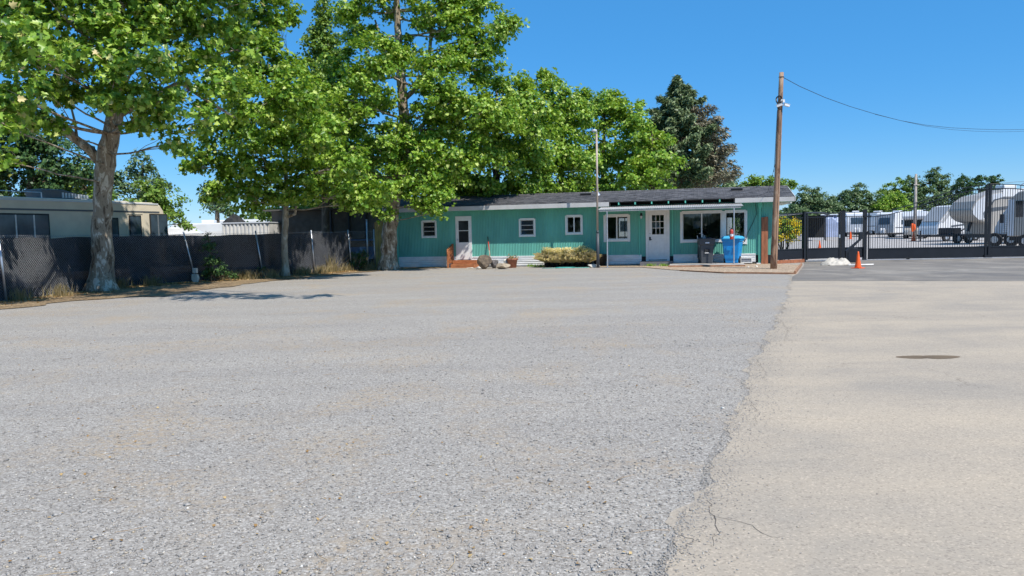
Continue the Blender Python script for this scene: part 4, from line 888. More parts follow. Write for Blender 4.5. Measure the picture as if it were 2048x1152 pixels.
post(r, 0.02, 2.2, 0.08); post(r, L_-0.08, 2.22, 0.12)
r, L_ = steel_panel('walk_gate', 'narrow black steel walk gate with kick panel behind the white plastic heap', 'gate', (g0[1][0]+0.05, g0[1][1]+0.01), (g0[2][0]-0.12, g0[2][1]-0.03), C2(2.18), C2(2.0), 0.60, 0.14)
post(r, 0.03, 2.15, 0.06, 'stile', 0.10); post(r, L_-0.03, 2.15, 0.06, 'stile', 0.10); MB().box(L_-0.10, L_-0.03, -0.06, -0.03, 1.05, 1.20).build('latch', M['galv'], r)
r, L_ = steel_panel('steel_fence', 'short black steel fence panel between walk gate and sliding gate', 'fence', g0[2], g0[3], C2(2.19), C2(2.0), 0.60, 0.14)
post(r, 0.0, 2.25, 0.17); post(r, L_-0.05, 2.28, 0.14)
MB().box(L_-0.14, L_+0.18, -0.14, -0.09, 1.95, 2.03).box(L_-0.02, L_+0.16, -0.10, -0.05, 1.18, 1.27).build('gate_bracket', M['black'], r)
def arch(x, base=2.14, rise=1.13):
    t = min(1, x/5.1) if x < 5.6 else max(0, min(1, (10.9-x)/5.1)); t = t*t*(3-2*t); return base+rise*t
r, L_ = steel_panel('sliding_gate', 'wide black steel sliding gate with arched top across the yard entrance', 'gate', (16.10, 33.88), (27.0, 32.93), lambda x: arch(x), lambda x: arch(x, 1.96), 0.53, 0.06)
post(r, 0.03, 2.1, 0.05, 'stile', 0.06); post(r, 5.05, 3.26, 0.055, 'stile', 0.06); post(r, 5.20, 3.26, 0.10, 'stile', 0.06); post(r, L_-0.05, 2.1, 0.05, 'stile', 0.06)
for xx in (1.75, 9.2): MB().lathe([(0.06, -0.02), (0.07, -0.02), (0.07, 0.02), (0.06, 0.02)], (xx, 0, 0.055), 14, Matrix.Rotation(PI/2, 4, 'X')).box(xx-0.16, xx+0.16, -0.035, 0.035, 0.07, 0.10).build('wheel', M['rubber'], r)
MB().box(4.98, 5.30, -0.10, 0.05, 0.05, 0.16).build('guide_bracket', M['black'], r)
ga, gb_ = Vector((15.6, 33.93, 0)), Vector((27.5, 32.84, 0))
o = MB().box(0, (gb_-ga).length, -0.03, 0.03, 0.012, 0.028).build('gate_track', M['galv'], None, loc=ga+Vector((0, -0.02, 0)), rot=(0, 0, math.atan2(gb_.y-ga.y, gb_.x-ga.x))); tag(o, 'steel rail on the ground under the sliding gate', 'gate track')
# gate operator: dark angled steel guard
op = G(1722, 527)
o = MB().prism([(-0.32, 0), (-0.24, 0), (-0.24, 0.42), (0.42, 1.02), (0.42, 1.30), (0.28, 1.30), (0.28, 0.98), (-0.32, 0.52)], -0.05, 0.05).box(-0.20, 0.24, -0.02, 0.22, 0, 0.62).build('gate_opener', M['black'], None, bevel=0.006, loc=(op.x, op.y+0.8, 0.01), rot=(0, 0, 0.1)); tag(o, 'black angled steel gate opener guard behind the orange cone', 'gate opener')
# redwood posts and base board by fence
o = MB().box(-0.17, -0.035, -0.045, 0.045, 0, 2.03).box(-0.03, 0.10, -0.047, 0.047, 0, 2.05).build('redwood_planks', M['redwood'], None, bevel=0.005, loc=(bw(17.02, -0.12)), rot=(0, 0, brz)); tag(o, 'upright redwood plank pair at the right end of the teal building', 'wooden post')
o = board('base_plank', (g0[0][0]+0.05, g0[0][1]-0.15, 0), (g0[1][0]-0.1, g0[1][1]-0.15, 0), 0.15, 0.04, M['redwood'], 'redwood plank lying under the black steel fence panel', 'board')

# ---------------------------------------------------------------- traffic cones
def cone(loc, h, label, cat='traffic cone'):
    r = empty('traffic_cone', loc, random.uniform(0, 1), label, cat, 'orange traffic cones'); k = h/0.7
    MB().lathe([(0.135*k, 0.03*k), (0.13*k, 0.06*k), (0.085*k, 0.32*k), (0.035*k, 0.66*k), (0.03*k, 0.70*k), (0.02*k, 0.70*k)], n=20).build('cone', M['orange'], r, smooth=True)
    MB().box(-0.2*k, 0.2*k, -0.2*k, 0.2*k, 0, 0.03*k).build('base', M['orange'], r, bevel=0.01*k); return r
cone(G(1716, 537)+Vector((0, 0, 0.008)), 0.62, 'large orange traffic cone standing before the black gate')
cone(G(1639, 498.5), 0.60, 'small orange cone seen through the narrow walk gate')
cone(at(1701, 475.5, 88)*1.0-Vector((0, 0, at(1701, 475.5, 88).z)), 0.9, 'orange cone before the grey trailers left of the gate post')
cone(Vector((G(1827, 482).x*0.98, G(1827, 482).y*0.98, 0.012)), 0.9, 'orange cone with pale top at the foot of the far pole')

# ---------------------------------------------------------------- white plastic heap
def drape(name, c, L_, Wd, h, m, label, cat, seed, res=44):
    rs = random.Random(seed); from mathutils import noise as mn
    vs = []; fs = []
    for j in range(res+1):
        for i in range(res+1):
            u, v = i/res*2-1, j/res*2-1; rr_ = math.sqrt(u*u+v*v); e = max(0, 1-rr_**2.2)
            n1 = mn.noise(Vector((u*1.7+seed, v*2.2, 0.3))); n2 = abs(mn.noise(Vector((u*3.4, v*5+seed, 1.3))))
            z = e**0.7*h*(0.75+0.8*n1)+0.14*h*n2*2*(e**0.3)+0.003
            ed = 1+0.16*mn.noise(Vector((math.atan2(v, u)*1.5, seed, 0)))
            k = min(1, 1/max(rr_, 1e-6)) if rr_ > 1 else 1
            vs.append((u*k*L_/2*ed+0.05*n1, v*k*Wd/2*ed, max(0.004, z)))
    for j in range(res):
        for i in range(res): a_ = j*(res+1)+i; fs.append((a_, a_+1, a_+res+2, a_+res+1))
    o = MB().add(vs, fs).build(name, m, None, smooth=True, loc=c); return tag(o, label, cat)
drape('plastic_sheet', G(1671, 530.5)+Vector((0, 0, 0.01)), 1.2, 0.8, 0.30, M['tarp'], 'crumpled white plastic sheeting heaped on the asphalt by the walk gate', 'plastic sheet', 4)
o = MB().tube([(0, 0, 0.02), (0.3, 0.1, 0.02), (0.75, 0.12, 0.02), (1.05, 0.1, 0.02)], 0.02, 6).build('white_pipe', M['rvwhite'], None, loc=G(1697, 531)); tag(o, 'short white pipe lying between plastic heap and orange cone', 'pipe')

# ---------------------------------------------------------------- chain-link fence with black windscreen
fo = fp[0]
FN = empty('chain_link_fence', fo, 0, 'leaning chain-link fence covered with black windscreen fabric along the left side', 'fence')
FH = 1.82; from mathutils import noise as mnoise
leans = [0, -0.12, -0.12, -0.42, -0.28, -0.12, -0.14, 0]
for i, p in enumerate(fp):
    q = p-fo; d = ((fp[min(i+1, len(fp)-1)]-fp[max(i-1, 0)])).normalized(); nn = Vector((d.y, -d.x, 0))
    MB().tube([q+nn*0.05-Vector((0, 0, 0.1)), q+nn*0.05+d*leans[i]+Vector((0, 0, FH+0.06))], 0.03, 8).build('post', M['galv'], FN, smooth=True)
for i in range(len(fp)-1):
    a, b = fp[i]-fo, fp[i+1]-fo; L_ = (b-a).length; d = (b-a).normalized(); nn = Vector((d.y, -d.x, 0))
    mb = MB(); pitch = 0.085; nw = int((L_+FH)/pitch)
    def wpt(u, z, off): 
        s_ = 0.03*mnoise.noise(Vector((u*0.8+i*9, z*1.2, 3.0)))
        return a+d*u+nn*(off+s_)+Vector((0, 0, z))
    for kk in range(-int(FH/pitch)-1, int(L_/pitch)+1):
        for sg in (1, -1):
            u0 = kk*pitch if sg == 1 else kk*pitch+FH+pitch
            seg = []
            for t in np.linspace(0, 1, 5):
                z = 0.03+t*(FH-0.03); u = u0+sg*t*FH; seg.append((u, z))
            lo_, hi_ = seg[0], seg[-1]
            # clip to the bay
            def ev(t): return (lo_[0]+(hi_[0]-lo_[0])*t, lo_[1]+(hi_[1]-lo_[1])*t)
            t0, t1 = 0.0, 1.0; du = hi_[0]-lo_[0]
            ta, tb_ = (0-lo_[0])/du, (L_-lo_[0])/du
            if ta > tb_: ta, tb_ = tb_, ta
            t0 = max(t0, ta); t1 = min(t1, tb_)
            if t1-t0 < 0.02: continue
            pts_ = [wpt(*ev(t0+(t1-t0)*j/3), 0.010+0.003*sg) for j in range(4)]
            mb.tube(pts_, 0.0019, 3, cap=False)
    mb.build('chain_link', M['wire'], FN)
    if i < 6 or True:
        f0, f1 = (0, 1) if i < 6 else (0, 0.0)
        if i == 5: f1 = 1
        if i < 6:
            n1_, n2_ = max(8, int(L_/0.12)), 14; vs = []; fs = []
            for r_i in range(n2_+1):
                for c_i in range(n1_+1):
                    u = -0.12+(L_+0.24)*c_i/n1_; z = 0.04+(FH-0.07)*r_i/n2_
                    w = 0.05*mnoise.noise(Vector((u*1.3+i*7, z*0.9, 0)))+0.02*mnoise.noise(Vector((u*6, z*1.2+i, 2)))
                    z2_ = z-(0.05+0.05*mnoise.noise(Vector((u*0.7+i*3, 5, 0))))*(r_i == n2_)
                    vs.append(a+d*u+nn*(-0.06+w*0.6)+Vector((0, 0, z2_)))
            for r_i in range(n2_):
                for c_i in range(n1_): q_ = r_i*(n1_+1)+c_i; fs.append((q_, q_+1, q_+n1_+2, q_+n1_+1))
            MB().add(vs, fs).build('windscreen', M['screen'], FN, smooth=True)
    MB().tube([a+nn*0.02+Vector((0, 0, FH-0.02)), (a+b)/2+nn*0.02+Vector((0, 0, FH-0.05)), b+nn*0.02+Vector((0, 0, FH-0.02))], 0.004, 4).build('tension_wire', M['wire'], FN)
# tall thin pole where the fence ends
o = MB().tube([(0, 0, 0), (0, 0, 2.35)], 0.035, 10).tube([(0, 0, 2.35), (0, 0, 2.4)], 0.045, 8).build('steel_pole', M['galv'], None, smooth=True, loc=G(741, 537)+Vector((-0.3, 1.0, 0))); tag(o, 'thin grey steel pole at the far end of the chain-link fence', 'pole')
# pale block sign at fence foot
pbk = G(385, 566); o = MB()
hexp = [(-0.10, 0.30), (-0.13, 0.12), (-0.06, 0.0), (0.10, 0.0), (0.17, 0.14), (0.12, 0.29)]
o.prism(hexp, -0.05, 0.05).box(-0.07, 0.11, -0.045, 0.045, 0.33, 0.52)
o = o.build('cement_block', M['rockpale'], None, bevel=0.01, loc=pbk+Vector((0.05, 0.12, 0.02)), rot=(0, 0, -0.3)); tag(o, 'two pale cement chunks stacked at the leaning fence post', 'block')
# weeds along the fence
def weeds(name, centres, hgt, n, m, label, sp=0.25, kind='stuff', cat='weeds'):
    V = []; k = 0
    for c in centres:
        for _ in range(n):
            a_ = random.uniform(0, 2*PI); r0 = abs(random.gauss(0, sp)); x, y = c[0]+r0*math.cos(a_), c[1]+r0*0.6*math.sin(a_); h = hgt*random.uniform(0.3, 1.0)
            dx, dy = random.gauss(0, 0.3)*h, random.gauss(0, 0.3)*h; w = 0.006
            V += [(x-w, y, 0), (x+w, y, 0), (x+dx*0.4+w, y+dy*0.4, h*0.6), (x+dx, y+dy, h), (x+dx*0.4-w, y+dy*0.4, h*0.6)]; k += 1
    V = np.array(V); idx = (np.array([0, 1, 2, 3, 4])[None]+(np.arange(k)*5)[:, None]).ravel()
    o = fast_mesh(name, (idx, V), np.full(k, 5), m); return tag(o, label, cat, kind=kind)
cs = [G(x, y) for x, y in [(470, 560), (482, 559), (500, 559), (600, 551), (612, 550), (640, 548), (655, 546), (668, 545), (300, 572), (430, 562), (690, 543), (240, 577), (545, 556), (715, 540), (730, 540), (745, 539), (120, 594), (40, 602)]]
weeds('dry_weeds', cs, 0.45, 130, M['weed'], 'dry tan weeds growing along the foot of the fence')
weeds('dry_weeds', [G(x, y) for x, y in [(655, 545), (712, 540), (722, 540)]], 0.95, 160, M['weed'], 'taller dry brush at the far end of the fence', 0.35)
# green weeds at slab
weeds('green_weeds', [G(x, y) for x, y in [(1297, 533), (1303, 533), (1325, 533), (1331, 533), (1070, 534), (1062, 533), (1082, 534)]], 0.16, 60, M['leaf_bright'], 'small green weeds at the foot of the front step and skirting', 0.12)

# ---------------------------------------------------------------- shrubs
def shrub(name, label, base, blobs, leaf, cov, cr, lm, cat='shrub', stems=6, tmpl='quad', spread=0.3, sr=0.02, group=None):
    base = Vector(base); root = empty(name, base, 0, label, cat, group)
    P, N, CC = clump_points([((Vector(c)-base), r) for c, r in blobs], leaf, cov, cr, 0.3)
    leaves_mesh('foliage', P, N, leaf, M[lm], root, tmpl); mb = MB()
    for k in range(stems):
        c = Vector(random.choice(CC)[0]); s0 = Vector((random.uniform(-1, 1)*spread*0.3, random.uniform(-1, 1)*spread*0.3, 0)); mb.tube(bez(s0, c, 0.0, 5, 0.04), [sr, sr*0.9, sr*0.8, sr*0.65, sr*0.5, sr*0.3], 6)
    mb.build('stem', M['bark_dark'], root); return root
b0 = G(425, 563)+Vector((0.1, -0.1, 0))
def lb_(base, dx, dy, dz, r, rz=None): return ((base.x+dx, base.y+dy, base.z+dz), (r, r*0.6, rz or r))
shrub('climbing_vine', 'dark green vine climbing the windscreen right of the leaning post', b0, [lb_(b0, 0, 0, 0.4, 0.42), lb_(b0, 0.0, 0, 0.9, 0.30), lb_(b0, -0.1, 0, 1.35, 0.22, 0.3), lb_(b0, 0.55, 0, 0.2, 0.28, 0.2), lb_(b0, -0.15, 0, 1.65, 0.12, 0.2)], 0.075, 1.0, 0.16, 'leaf_dark', 'vine')
b1 = G(512, 556)+Vector((0, -0.05, 0)); shrub('small_bush', 'low leafy bush under the second leaning fence post', b1, [lb_(b1, 0, 0, 0.22, 0.30, 0.2), lb_(b1, 0.3, 0, 0.3, 0.2)], 0.06, 0.7, 0.14, 'leaf_dull')
b2 = G(716, 541)+Vector((0, -0.1, 0)); shrub('small_bush', 'dark straggly bush in front of the blue car', b2, [lb_(b2, 0, 0, 0.45, 0.45), lb_(b2, 0.3, 0, 0.75, 0.32), lb_(b2, -0.35, 0, 0.3, 0.3)], 0.07, 0.65, 0.16, 'leaf_dark')
b3 = Vector((12.55, 34.6, 0))
yb = shrub('yellow_bush', 'round bush covered in yellow flowers behind the black fence panel', b3, [lb_(b3, -0.1, 0.0, 1.55, 0.62, 0.5), lb_(b3, 0.42, 0.0, 1.4, 0.5, 0.45), lb_(b3, -0.55, 0, 1.35, 0.45, 0.4), lb_(b3, 0.1, -0.1, 1.1, 0.45, 0.3), lb_(b3, -0.1, 0, 1.85, 0.35, 0.2)], 0.085, 1.7, 0.16, 'leaf_bright', 'flowering bush', 10, spread=0.8, sr=0.03)
cl = [(0.30, 1.72), (0.50, 1.62), (0.05, 1.78), (-0.35, 1.72), (-0.15, 1.9), (0.55, 1.35), (0.42, 1.2), (0.1, 1.12), (0.25, 0.98), (-0.2, 1.05), (-0.55, 1.5), (0.15, 1.3), (-0.5, 1.3), (0.45, 1.85)]
PP = np.concatenate([rng.normal(size=(46, 3))*np.array([0.11, 0.05, 0.085])+np.array([x, -0.30 if z < 1.75 else -0.2, z]) for x, z in cl]); leaves_mesh('flowers', PP, rng.normal(size=PP.shape)+np.array([0, -.6, .4]), 0.085, M['flower'], yb)['kind'] = 'stuff'

# ---------------------------------------------------------------- old motorhome behind the fence
ra, rb = Vector((-16.9, 22.3, 0)), at(341, 470, 30.3); rb.z = 0
rd = (rb-ra).normalized(); RVL = 9.4; r0 = rb-rd*RVL; rz_ = math.atan2(rd.y, rd.x)
RV = empty('motorhome', rb, rz_, 'old beige motorhome with dark windows parked behind the windscreen fence', 'motorhome')
# local: x forward (+), body from -RVL to 0; near side is -y
prof = [(-RVL, 0.55), (-0.25, 0.55), (0.0, 0.95), (-0.02, 1.6), (-0.28, 2.75), (-0.45, 2.98), (-0.8, 3.06), (-RVL, 3.12)]
def near_y(z): return 0.0
rvb = MB().prism(prof, 0.0, 2.4).build('body', M['beige'], RV, bevel=0.06)
MB().box(-RVL+0.1, -0.5, -0.012, -0.001, 2.66, 2.72).build('dark_stripe', M['stripe'], rvb)
MB().box(-RVL+0.1, -0.55, -0.02, -0.001, 2.98, 3.03).build('roof_gutter', M['rvpale'], rvb)
def wloc(px_, py_):
    dr = ray(px_, py_); n2 = Vector((rd.y, -rd.x, 0)); k_ = (rb-Vector(_C)).dot(n2)/Vector(dr).dot(n2); q = Vector(_C)+Vector(dr)*k_ ; return (q-rb).dot(rd), q.z
def rvwin(x0, y0, x1, y1, splits=(), nm='window', m='tintpane'):
    a_, zt = wloc(x0, y0); b_, zb_ = wloc(x1, y1); zb2 = min(zb_, 1.7)
    f = MB().box(a_-0.05, b_+0.05, -0.03, -0.001, zb2-0.05, zt+0.05).build(nm, M['rubber'], RV, bevel=0.02)
    MB().box(a_, b_, -0.036, -0.031, zb2, zt).build('pane', M[m], f)
    for s_ in splits: q = a_+(b_-a_)*s_; MB().box(q-0.025, q+0.025, -0.042, -0.037, zb2, zt).build('divider', M['galv'], f)
rvwin(-80, 428, 97, 466, (0.3, 0.6, 0.82)); rvwin(222, 438, 235, 463); rvwin(259, 433, 281, 462); rvwin(300, 430, 333, 460, (0.45,))
a_, z_ = wloc(252, 428); b_, _z = wloc(288, 462)
MB().box(a_, a_+0.04, -0.02, -0.001, 0.8, z_).box(b_-0.04, b_, -0.02, -0.001, 0.8, z_).box(a_, b_, -0.02, -0.001, z_, z_+0.05).build('door_trim', M['beige'], RV)
ac0, _ = wloc(62, 380); ac1, _ = wloc(148, 380)
rvb.location = (0, 0, 0)
ac0 += 0.8; ac1 += 0.8; acp = [(ac0+0.1, 3.10), (ac1, 3.08), (ac1-0.25, 3.32), (ac0+0.8, 3.44), (ac0, 3.44)]
ac = MB().prism(acp, 0.6, 1.5).build('air_conditioner', M['stripe'], RV, bevel=0.03)
mb = MB()
for k in range(9): mb.box(ac0+0.75+k*0.12, ac0+0.82+k*0.12, 0.57, 0.598, 3.15, 3.34-k*0.008)
mb.build('grille', M['rvpale'], ac)
MB().box(-3.5, -2.7, 0.8, 1.4, 3.09, 3.16).box(-1.8, -1.3, 0.8, 1.3, 3.08, 3.14).build('roof_hatch', M['rvgrey'], RV)
MB().tube([(-RVL+0.2, 0.2, 3.3), (ac0-0.3, 0.2, 3.28)], 0.018, 6).tube([(-RVL+1.5, 0.2, 3.1), (-RVL+1.5, 0.2, 3.3)], 0.018, 6).tube([(ac0-0.3, 0.2, 3.08), (ac0-0.3, 0.2, 3.28)], 0.018, 6).build('roof_rail', M['galv'], RV)
MB().prism([(-0.26, 2.70), (0.0, 1.62), (-0.02, 1.6), (-0.3, 2.72)], 0.15, 2.25).build('windscreen_glass', M['dimpane'], RV).location = (0.012, 0, 0)
for xx in (-1.4, -6.3): wheel(RV, (xx, 0.2, 0.4), 0.4, 0.25, axis='y'); wheel(RV, (xx, 2.2, 0.4), 0.4, 0.25, axis='y')

# ---------------------------------------------------------------- trailers in the yard
def extr_obj(prof, W_, m, parent, name='body', bevel=0.08): return MB().prism(prof, -W_/2, W_/2).build(name, m, parent, bevel=bevel)
def facing(px_, py_, dist, rz): p = at(px_, py_, dist); return Vector((p.x, p.y, 0)), rz
def travel_trailer(label, loc, rz, L_=6.5, W_=2.4, Hh=3.0, front='rvgrey', sides='rvwhite', nose=0.5, win=True, group='trailers parked in the yard', sc=1.0):
    r = empty('travel_trailer', loc, rz, label, 'trailer', group); r.scale = (sc, sc, sc)
    pr = [(0, 0.55), (L_, 0.55), (L_, Hh), (nose*1.1, Hh), (nose*0.5, Hh-0.2), (0.05, Hh*0.62), (0, Hh*0.5)]
    b = extr_obj(pr, W_, M[sides], r)
    # front cap (nose looks towards -x)
    cap = MB(); fr = [(0, 0.6), (0, Hh*0.5), (0.05, Hh*0.62), (nose*0.5, Hh-0.2), (nose*0.62, Hh-0.14)]
    for (xa, za), (xb, zb) in zip(fr[:-1], fr[1:]): cap.add([(xa-0.03, -W_/2+0.08, za), (xa-0.03, W_/2-0.08, za), (xb-0.03, W_/2-0.08, zb), (xb-0.03, -W_/2+0.08, zb)], [(0, 1, 2, 3)])
    cap.build('front_cap', M[front], r)
    t_ = 0.5; w = MB().add([(-0.05, -W_*0.28, Hh*0.53), (-0.05, W_*0.28, Hh*0.53), (nose*0.30-0.05, W_*0.28, Hh*0.80), (nose*0.30-0.05, -W_*0.28, Hh*0.80)], [(0, 1, 2, 3)]).build('front_window', M['tintpane'], r)
    for sy in (-1, 1):
        for x_, w_ in ((1.6, 0.8), (L_-1.6, 1.0)):
            MB().box(x_, x_+w_, sy*W_/2-0.015, sy*W_/2+0.015, 1.55, 2.1).build('window', M['tintpane'], r)
        MB().box(0.3, L_-0.1, sy*W_/2-0.008, sy*W_/2+0.008, 1.15, 1.25).build('stripe', M['stripe'], r)
        for x_ in (L_*0.52, L_*0.52+0.85): wheel(r, (x_, sy*(W_/2-0.12), 0.36), 0.36, 0.22, axis='y')
    MB().box(L_*0.4, L_*0.4+0.9, -0.4, 0.4, Hh+0.001, Hh+0.25).build('roof_unit', M['rvwhite'], r, bevel=0.05)
    MB().bar((-1.2, 0, 0.5), (0, 0.6, 0.5), 0.08).bar((-1.2, 0, 0.5), (0, -0.6, 0.5), 0.08).tube([(-1.1, 0, 0.02), (-1.1, 0, 0.8)], 0.035, 6).build('tow_hitch', M['black'], r)
    MB().lathe([(0.14, 0), (0.16, 0.05), (0.16, 0.5), (0.1, 0.58)], (-0.35, 0.18, 0.55), 12).lathe([(0.14, 0), (0.16, 0.05), (0.16, 0.5), (0.1, 0.58)], (-0.35, -0.18, 0.55), 12).build('gas_bottle', M['rvwhite'], r)
    MB().box(0.2, L_-0.2, -W_/2+0.1, W_/2-0.1, 0.38, 0.55).build('chassis', M['black'], r)
    return r
def face_cam(px_, d_): p = at(px_, 470, d_); return Vector((p.x, p.y, 0)), math.atan2(p.y, p.x)
l_, r_ = face_cam(1713, 104); travel_trailer('pale grey travel trailer nose-on, left of the sliding gate post', l_, r_+0.05, sc=1.12, front='rvpale', nose=0.7)
l_, r_ = face_cam(1768, 92); travel_trailer('grey-nosed travel trailer with white side, right of the gate post', l_, r_-0.50, front='rvgrey', sc=1.02, nose=0.5)
l_, r_ = face_cam(1800, 118); travel_trailer('white travel trailer half hidden behind the grey-nosed one', l_, r_+1.1, sc=1.18)
l_, r_ = face_cam(1745, 125); travel_trailer('long white trailer roof showing at the back of the yard', l_, r_+1.3, L_=8, sc=1.2)
l_, r_ = face_cam(1796, 97); travel_trailer('white travel trailer seen from its end, just left of the far wooden pole', l_, r_-0.9, L_=5.5, sc=1.05, front='rvpale', nose=0.6)
l_, r_ = face_cam(1862, 92); travel_trailer('white travel trailer roof peeking over behind the slanted-nose trailer', l_, r_-1.2, L_=6.5, sc=1.08)
# cab-over camper truck
def camper_van():
    p = at(1829, 470, 82); r = empty('camper_truck', (p.x, p.y, 0), math.atan2(p.y, p.x)-0.05, 'cab-over camper with dark windscreen behind the far wooden pole', 'camper')
    extr_obj([(0, 0.5), (6.5, 0.5), (6.5, 3.0), (0.2, 3.0), (-0.5, 2.85), (-0.85, 2.45), (-0.7, 2.15), (0.0, 2.1)], 2.3, M['rvpale'], r)
    MB().box(-0.03, 0.0, -1.0, 1.0, 1.35, 2.05).build('windscreen', M['dimpane'], r)
    MB().prism([(-0.9, 0.45), (0, 0.45), (0, 1.3), (-0.75, 1.15), (-0.9, 0.9)], -0.95, 0.95).build('bonnet', M['rvtan'], r, bevel=0.06)
    for sy in (-1, 1):
        MB().box(-0.93, -0.9, sy*0.7-0.15, sy*0.7+0.15, 0.7, 0.95).build('headlight', M['chrome'], r)
        for x_ in (-0.3, 4.2): wheel(r, (x_, sy*0.95, 0.38), 0.38, 0.24, axis='y')
    return r
camper_van()
# white trailer with slanted nose and grey swoosh
def aero_trailer():
    p = at(1874, 470, 66); q = at(1960, 470, 66.8); r = empty('travel_trailer', (p.x, p.y, 0), math.atan2(q.y-p.y, q.x-p.x), 'white travel trailer with slanted nose and grey stripes in front of the fifth-wheel', 'trailer', 'trailers parked in the yard')
    # local x to the right and away; near side is -y
    pr = [(0, 0.6), (6.2, 0.6), (6.2, 3.25), (2.0, 3.2), (1.5, 3.05), (0.35, 1.75), (0.05, 1.2)]
    MB().prism(pr, 0, 2.4).build('body', M['rvwhite'], r, bevel=0.08)
    MB().add([(1.45, -0.012, 3.0), (1.95, -0.012, 3.05), (0.60, -0.012, 1.62), (0.38, -0.012, 1.75)], [(0, 1, 2, 3)]).build('nose_stripe', M['rvgrey'], r)
    MB().add([(1.46, 0.1, 3.06), (0.33, 0.1, 1.78), (0.33, 2.3, 1.78), (1.46, 2.3, 3.06)], [(0, 1, 2, 3)]).build('nose_cap', M['rvgrey'], r).location = (-0.03, 0, 0.03)
    for (x0, z0, x1, z1) in ((1.4, 1.25, 6.1, 1.75), (1.4, 2.0, 6.1, 2.65)):
        MB().add([(x0, -0.012, z0), (x1, -0.012, z1), (x1, -0.012, z1+0.12), (x0, -0.012, z0+0.16)], [(0, 1, 2, 3)]).build('side_stripe', M['stripe'], r)
    MB().box(1.4, 6.1, -0.012, -0.001, 0.62, 0.85).build('lower_panel', M['rvgrey'], r)
    MB().box(1.45, 2.6, -0.02, -0.001, 0.95, 1.2).build('storage_hatch', M['rvpale'], r)
    MB().box(2.9, 3.7, -0.02, -0.001, 1.9, 2.4).build('window', M['tintpane'], r)
    MB().bar((-0.9, 1.2, 0.45), (0.2, 1.2, 0.5), 0.12).tube([(-0.7, 1.2, 0.02), (-0.7, 1.2, 1.0)], 0.05, 6).build('tow_hitch', M['black'], r)
    MB().box(0.2, 6.0, 0.1, 2.3, 0.42, 0.6).build('chassis', M['black'], r)
    for x_ in (1.0, 3.1, 3.95): wheel(r, (x_, 0.12, 0.38), 0.38, 0.24, axis='y')
aero_trailer()
def fifth_wheel():
    p = at(1942, 470, 54); q = at(2075, 470, 54.6); r = empty('fifth_wheel_trailer', (p.x, p.y, 0), math.atan2(q.y-p.y, q.x-p.x), 'tall taupe fifth-wheel trailer with rounded overhanging white nose', 'trailer', 'trailers parked in the yard')
    pr = [(1.35, 0.75), (9.5, 0.75), (9.5, 4.05), (3.0, 4.0), (2.2, 3.75), (1.0, 3.55), (0.35, 3.15), (0.0, 2.55), (0.1, 2.15), (0.55, 1.75), (0.9, 1.65), (1.25, 1.55)]
    MB().prism(pr, 0, 2.45).build('body', M['rvtan'], r, bevel=0.10)
    MB().add([(2.3, -0.012, 3.72), (1.05, -0.012, 3.52), (0.38, -0.012, 3.12), (0.05, -0.012, 2.5), (0.15, -0.012, 2.18), (0.6, -0.012, 1.8), (1.0, -0.012, 1.85), (1.3, -0.012, 2.6), (1.7, -0.012, 3.2), (2.5, -0.012, 3.45)], [tuple(range(10))]).build('nose_panel', M['rvpale'], r)
    MB().add([(0.95, -0.016, 1.9), (1.12, -0.016, 1.95), (1.45, -0.016, 2.7), (1.8, -0.016, 3.18), (2.6, -0.016, 3.36), (2.6, -0.016, 3.42), (1.72, -0.016, 3.25), (1.3, -0.016, 2.8), (0.9, -0.016, 2.3)], [tuple(range(9))]).build('dark_swoosh', M['stripe'], r)
    MB().add([(1.3, -0.014, 2.35), (3.4, -0.014, 2.6), (3.4, -0.014, 2.8), (1.45, -0.014, 2.65)], [(0, 1, 2, 3)]).build('side_stripe', M['stripe'], r)
    MB().box(2.4, 9.4, -0.014, -0.001, 3.28, 3.38).build('roof_stripe', M['stripe'], r)
    MB().box(2.4, 9.4, -0.014, -0.001, 3.44, 3.98).build('upper_panel', M['rvwhite'], r)
    MB().box(3.4, 3.95, -0.03, -0.001, 1.7, 2.6).build('window', M['dimpane'], r)
    MB().box(3.0, 4.0, 0.6, 1.5, 4.04, 4.3).build('roof_unit', M['rvwhite'], r, bevel=0.06)
    MB().box(1.4, 9.4, 0.1, 2.35, 0.5, 0.75).build('chassis', M['black'], r)
    MB().tube([(1.6, 0.2, 0.02), (1.6, 0.2, 0.8)], 0.06, 8).tube([(1.6, 2.2, 0.02), (1.6, 2.2, 0.8)], 0.06, 8).tube([(0.7, 1.2, 1.0), (0.9, 1.2, 1.7)], 0.12, 8).build('landing_leg', M['black'], r)
    for x_ in (5.2, 6.1): wheel(r, (x_, 0.12, 0.42), 0.42, 0.26, axis='y')
fifth_wheel()
def pickup():
    p = at(1908, 478, 58.5); r = empty('tow_truck_bed', (p.x, p.y, 0), R_(20), 'dark trailer frame with wheels parked before the fifth-wheel nose', 'trailer frame')
    MB().box(0, 2.2, 0, 1.6, 0.55, 0.75).box(0.1, 0.9, 0.1, 1.5, 0.75, 1.25).build('body', M['black'], r, bevel=0.05)
    MB().tube([(0.9, 0.1, 1.0), (2.0, 0.1, 1.55)], 0.06, 6).tube([(0.0, 0.1, 0.9), (-0.5, 0.1, 0.7)], 0.05, 6).build('frame', M['black'], r)
    for x_ in (0.4, 1.6): wheel(r, (x_, 0.05, 0.40), 0.40, 0.25, axis='y')
pickup(); bpy.data.objects['tow_truck_bed'].name = 'trailer_frame'
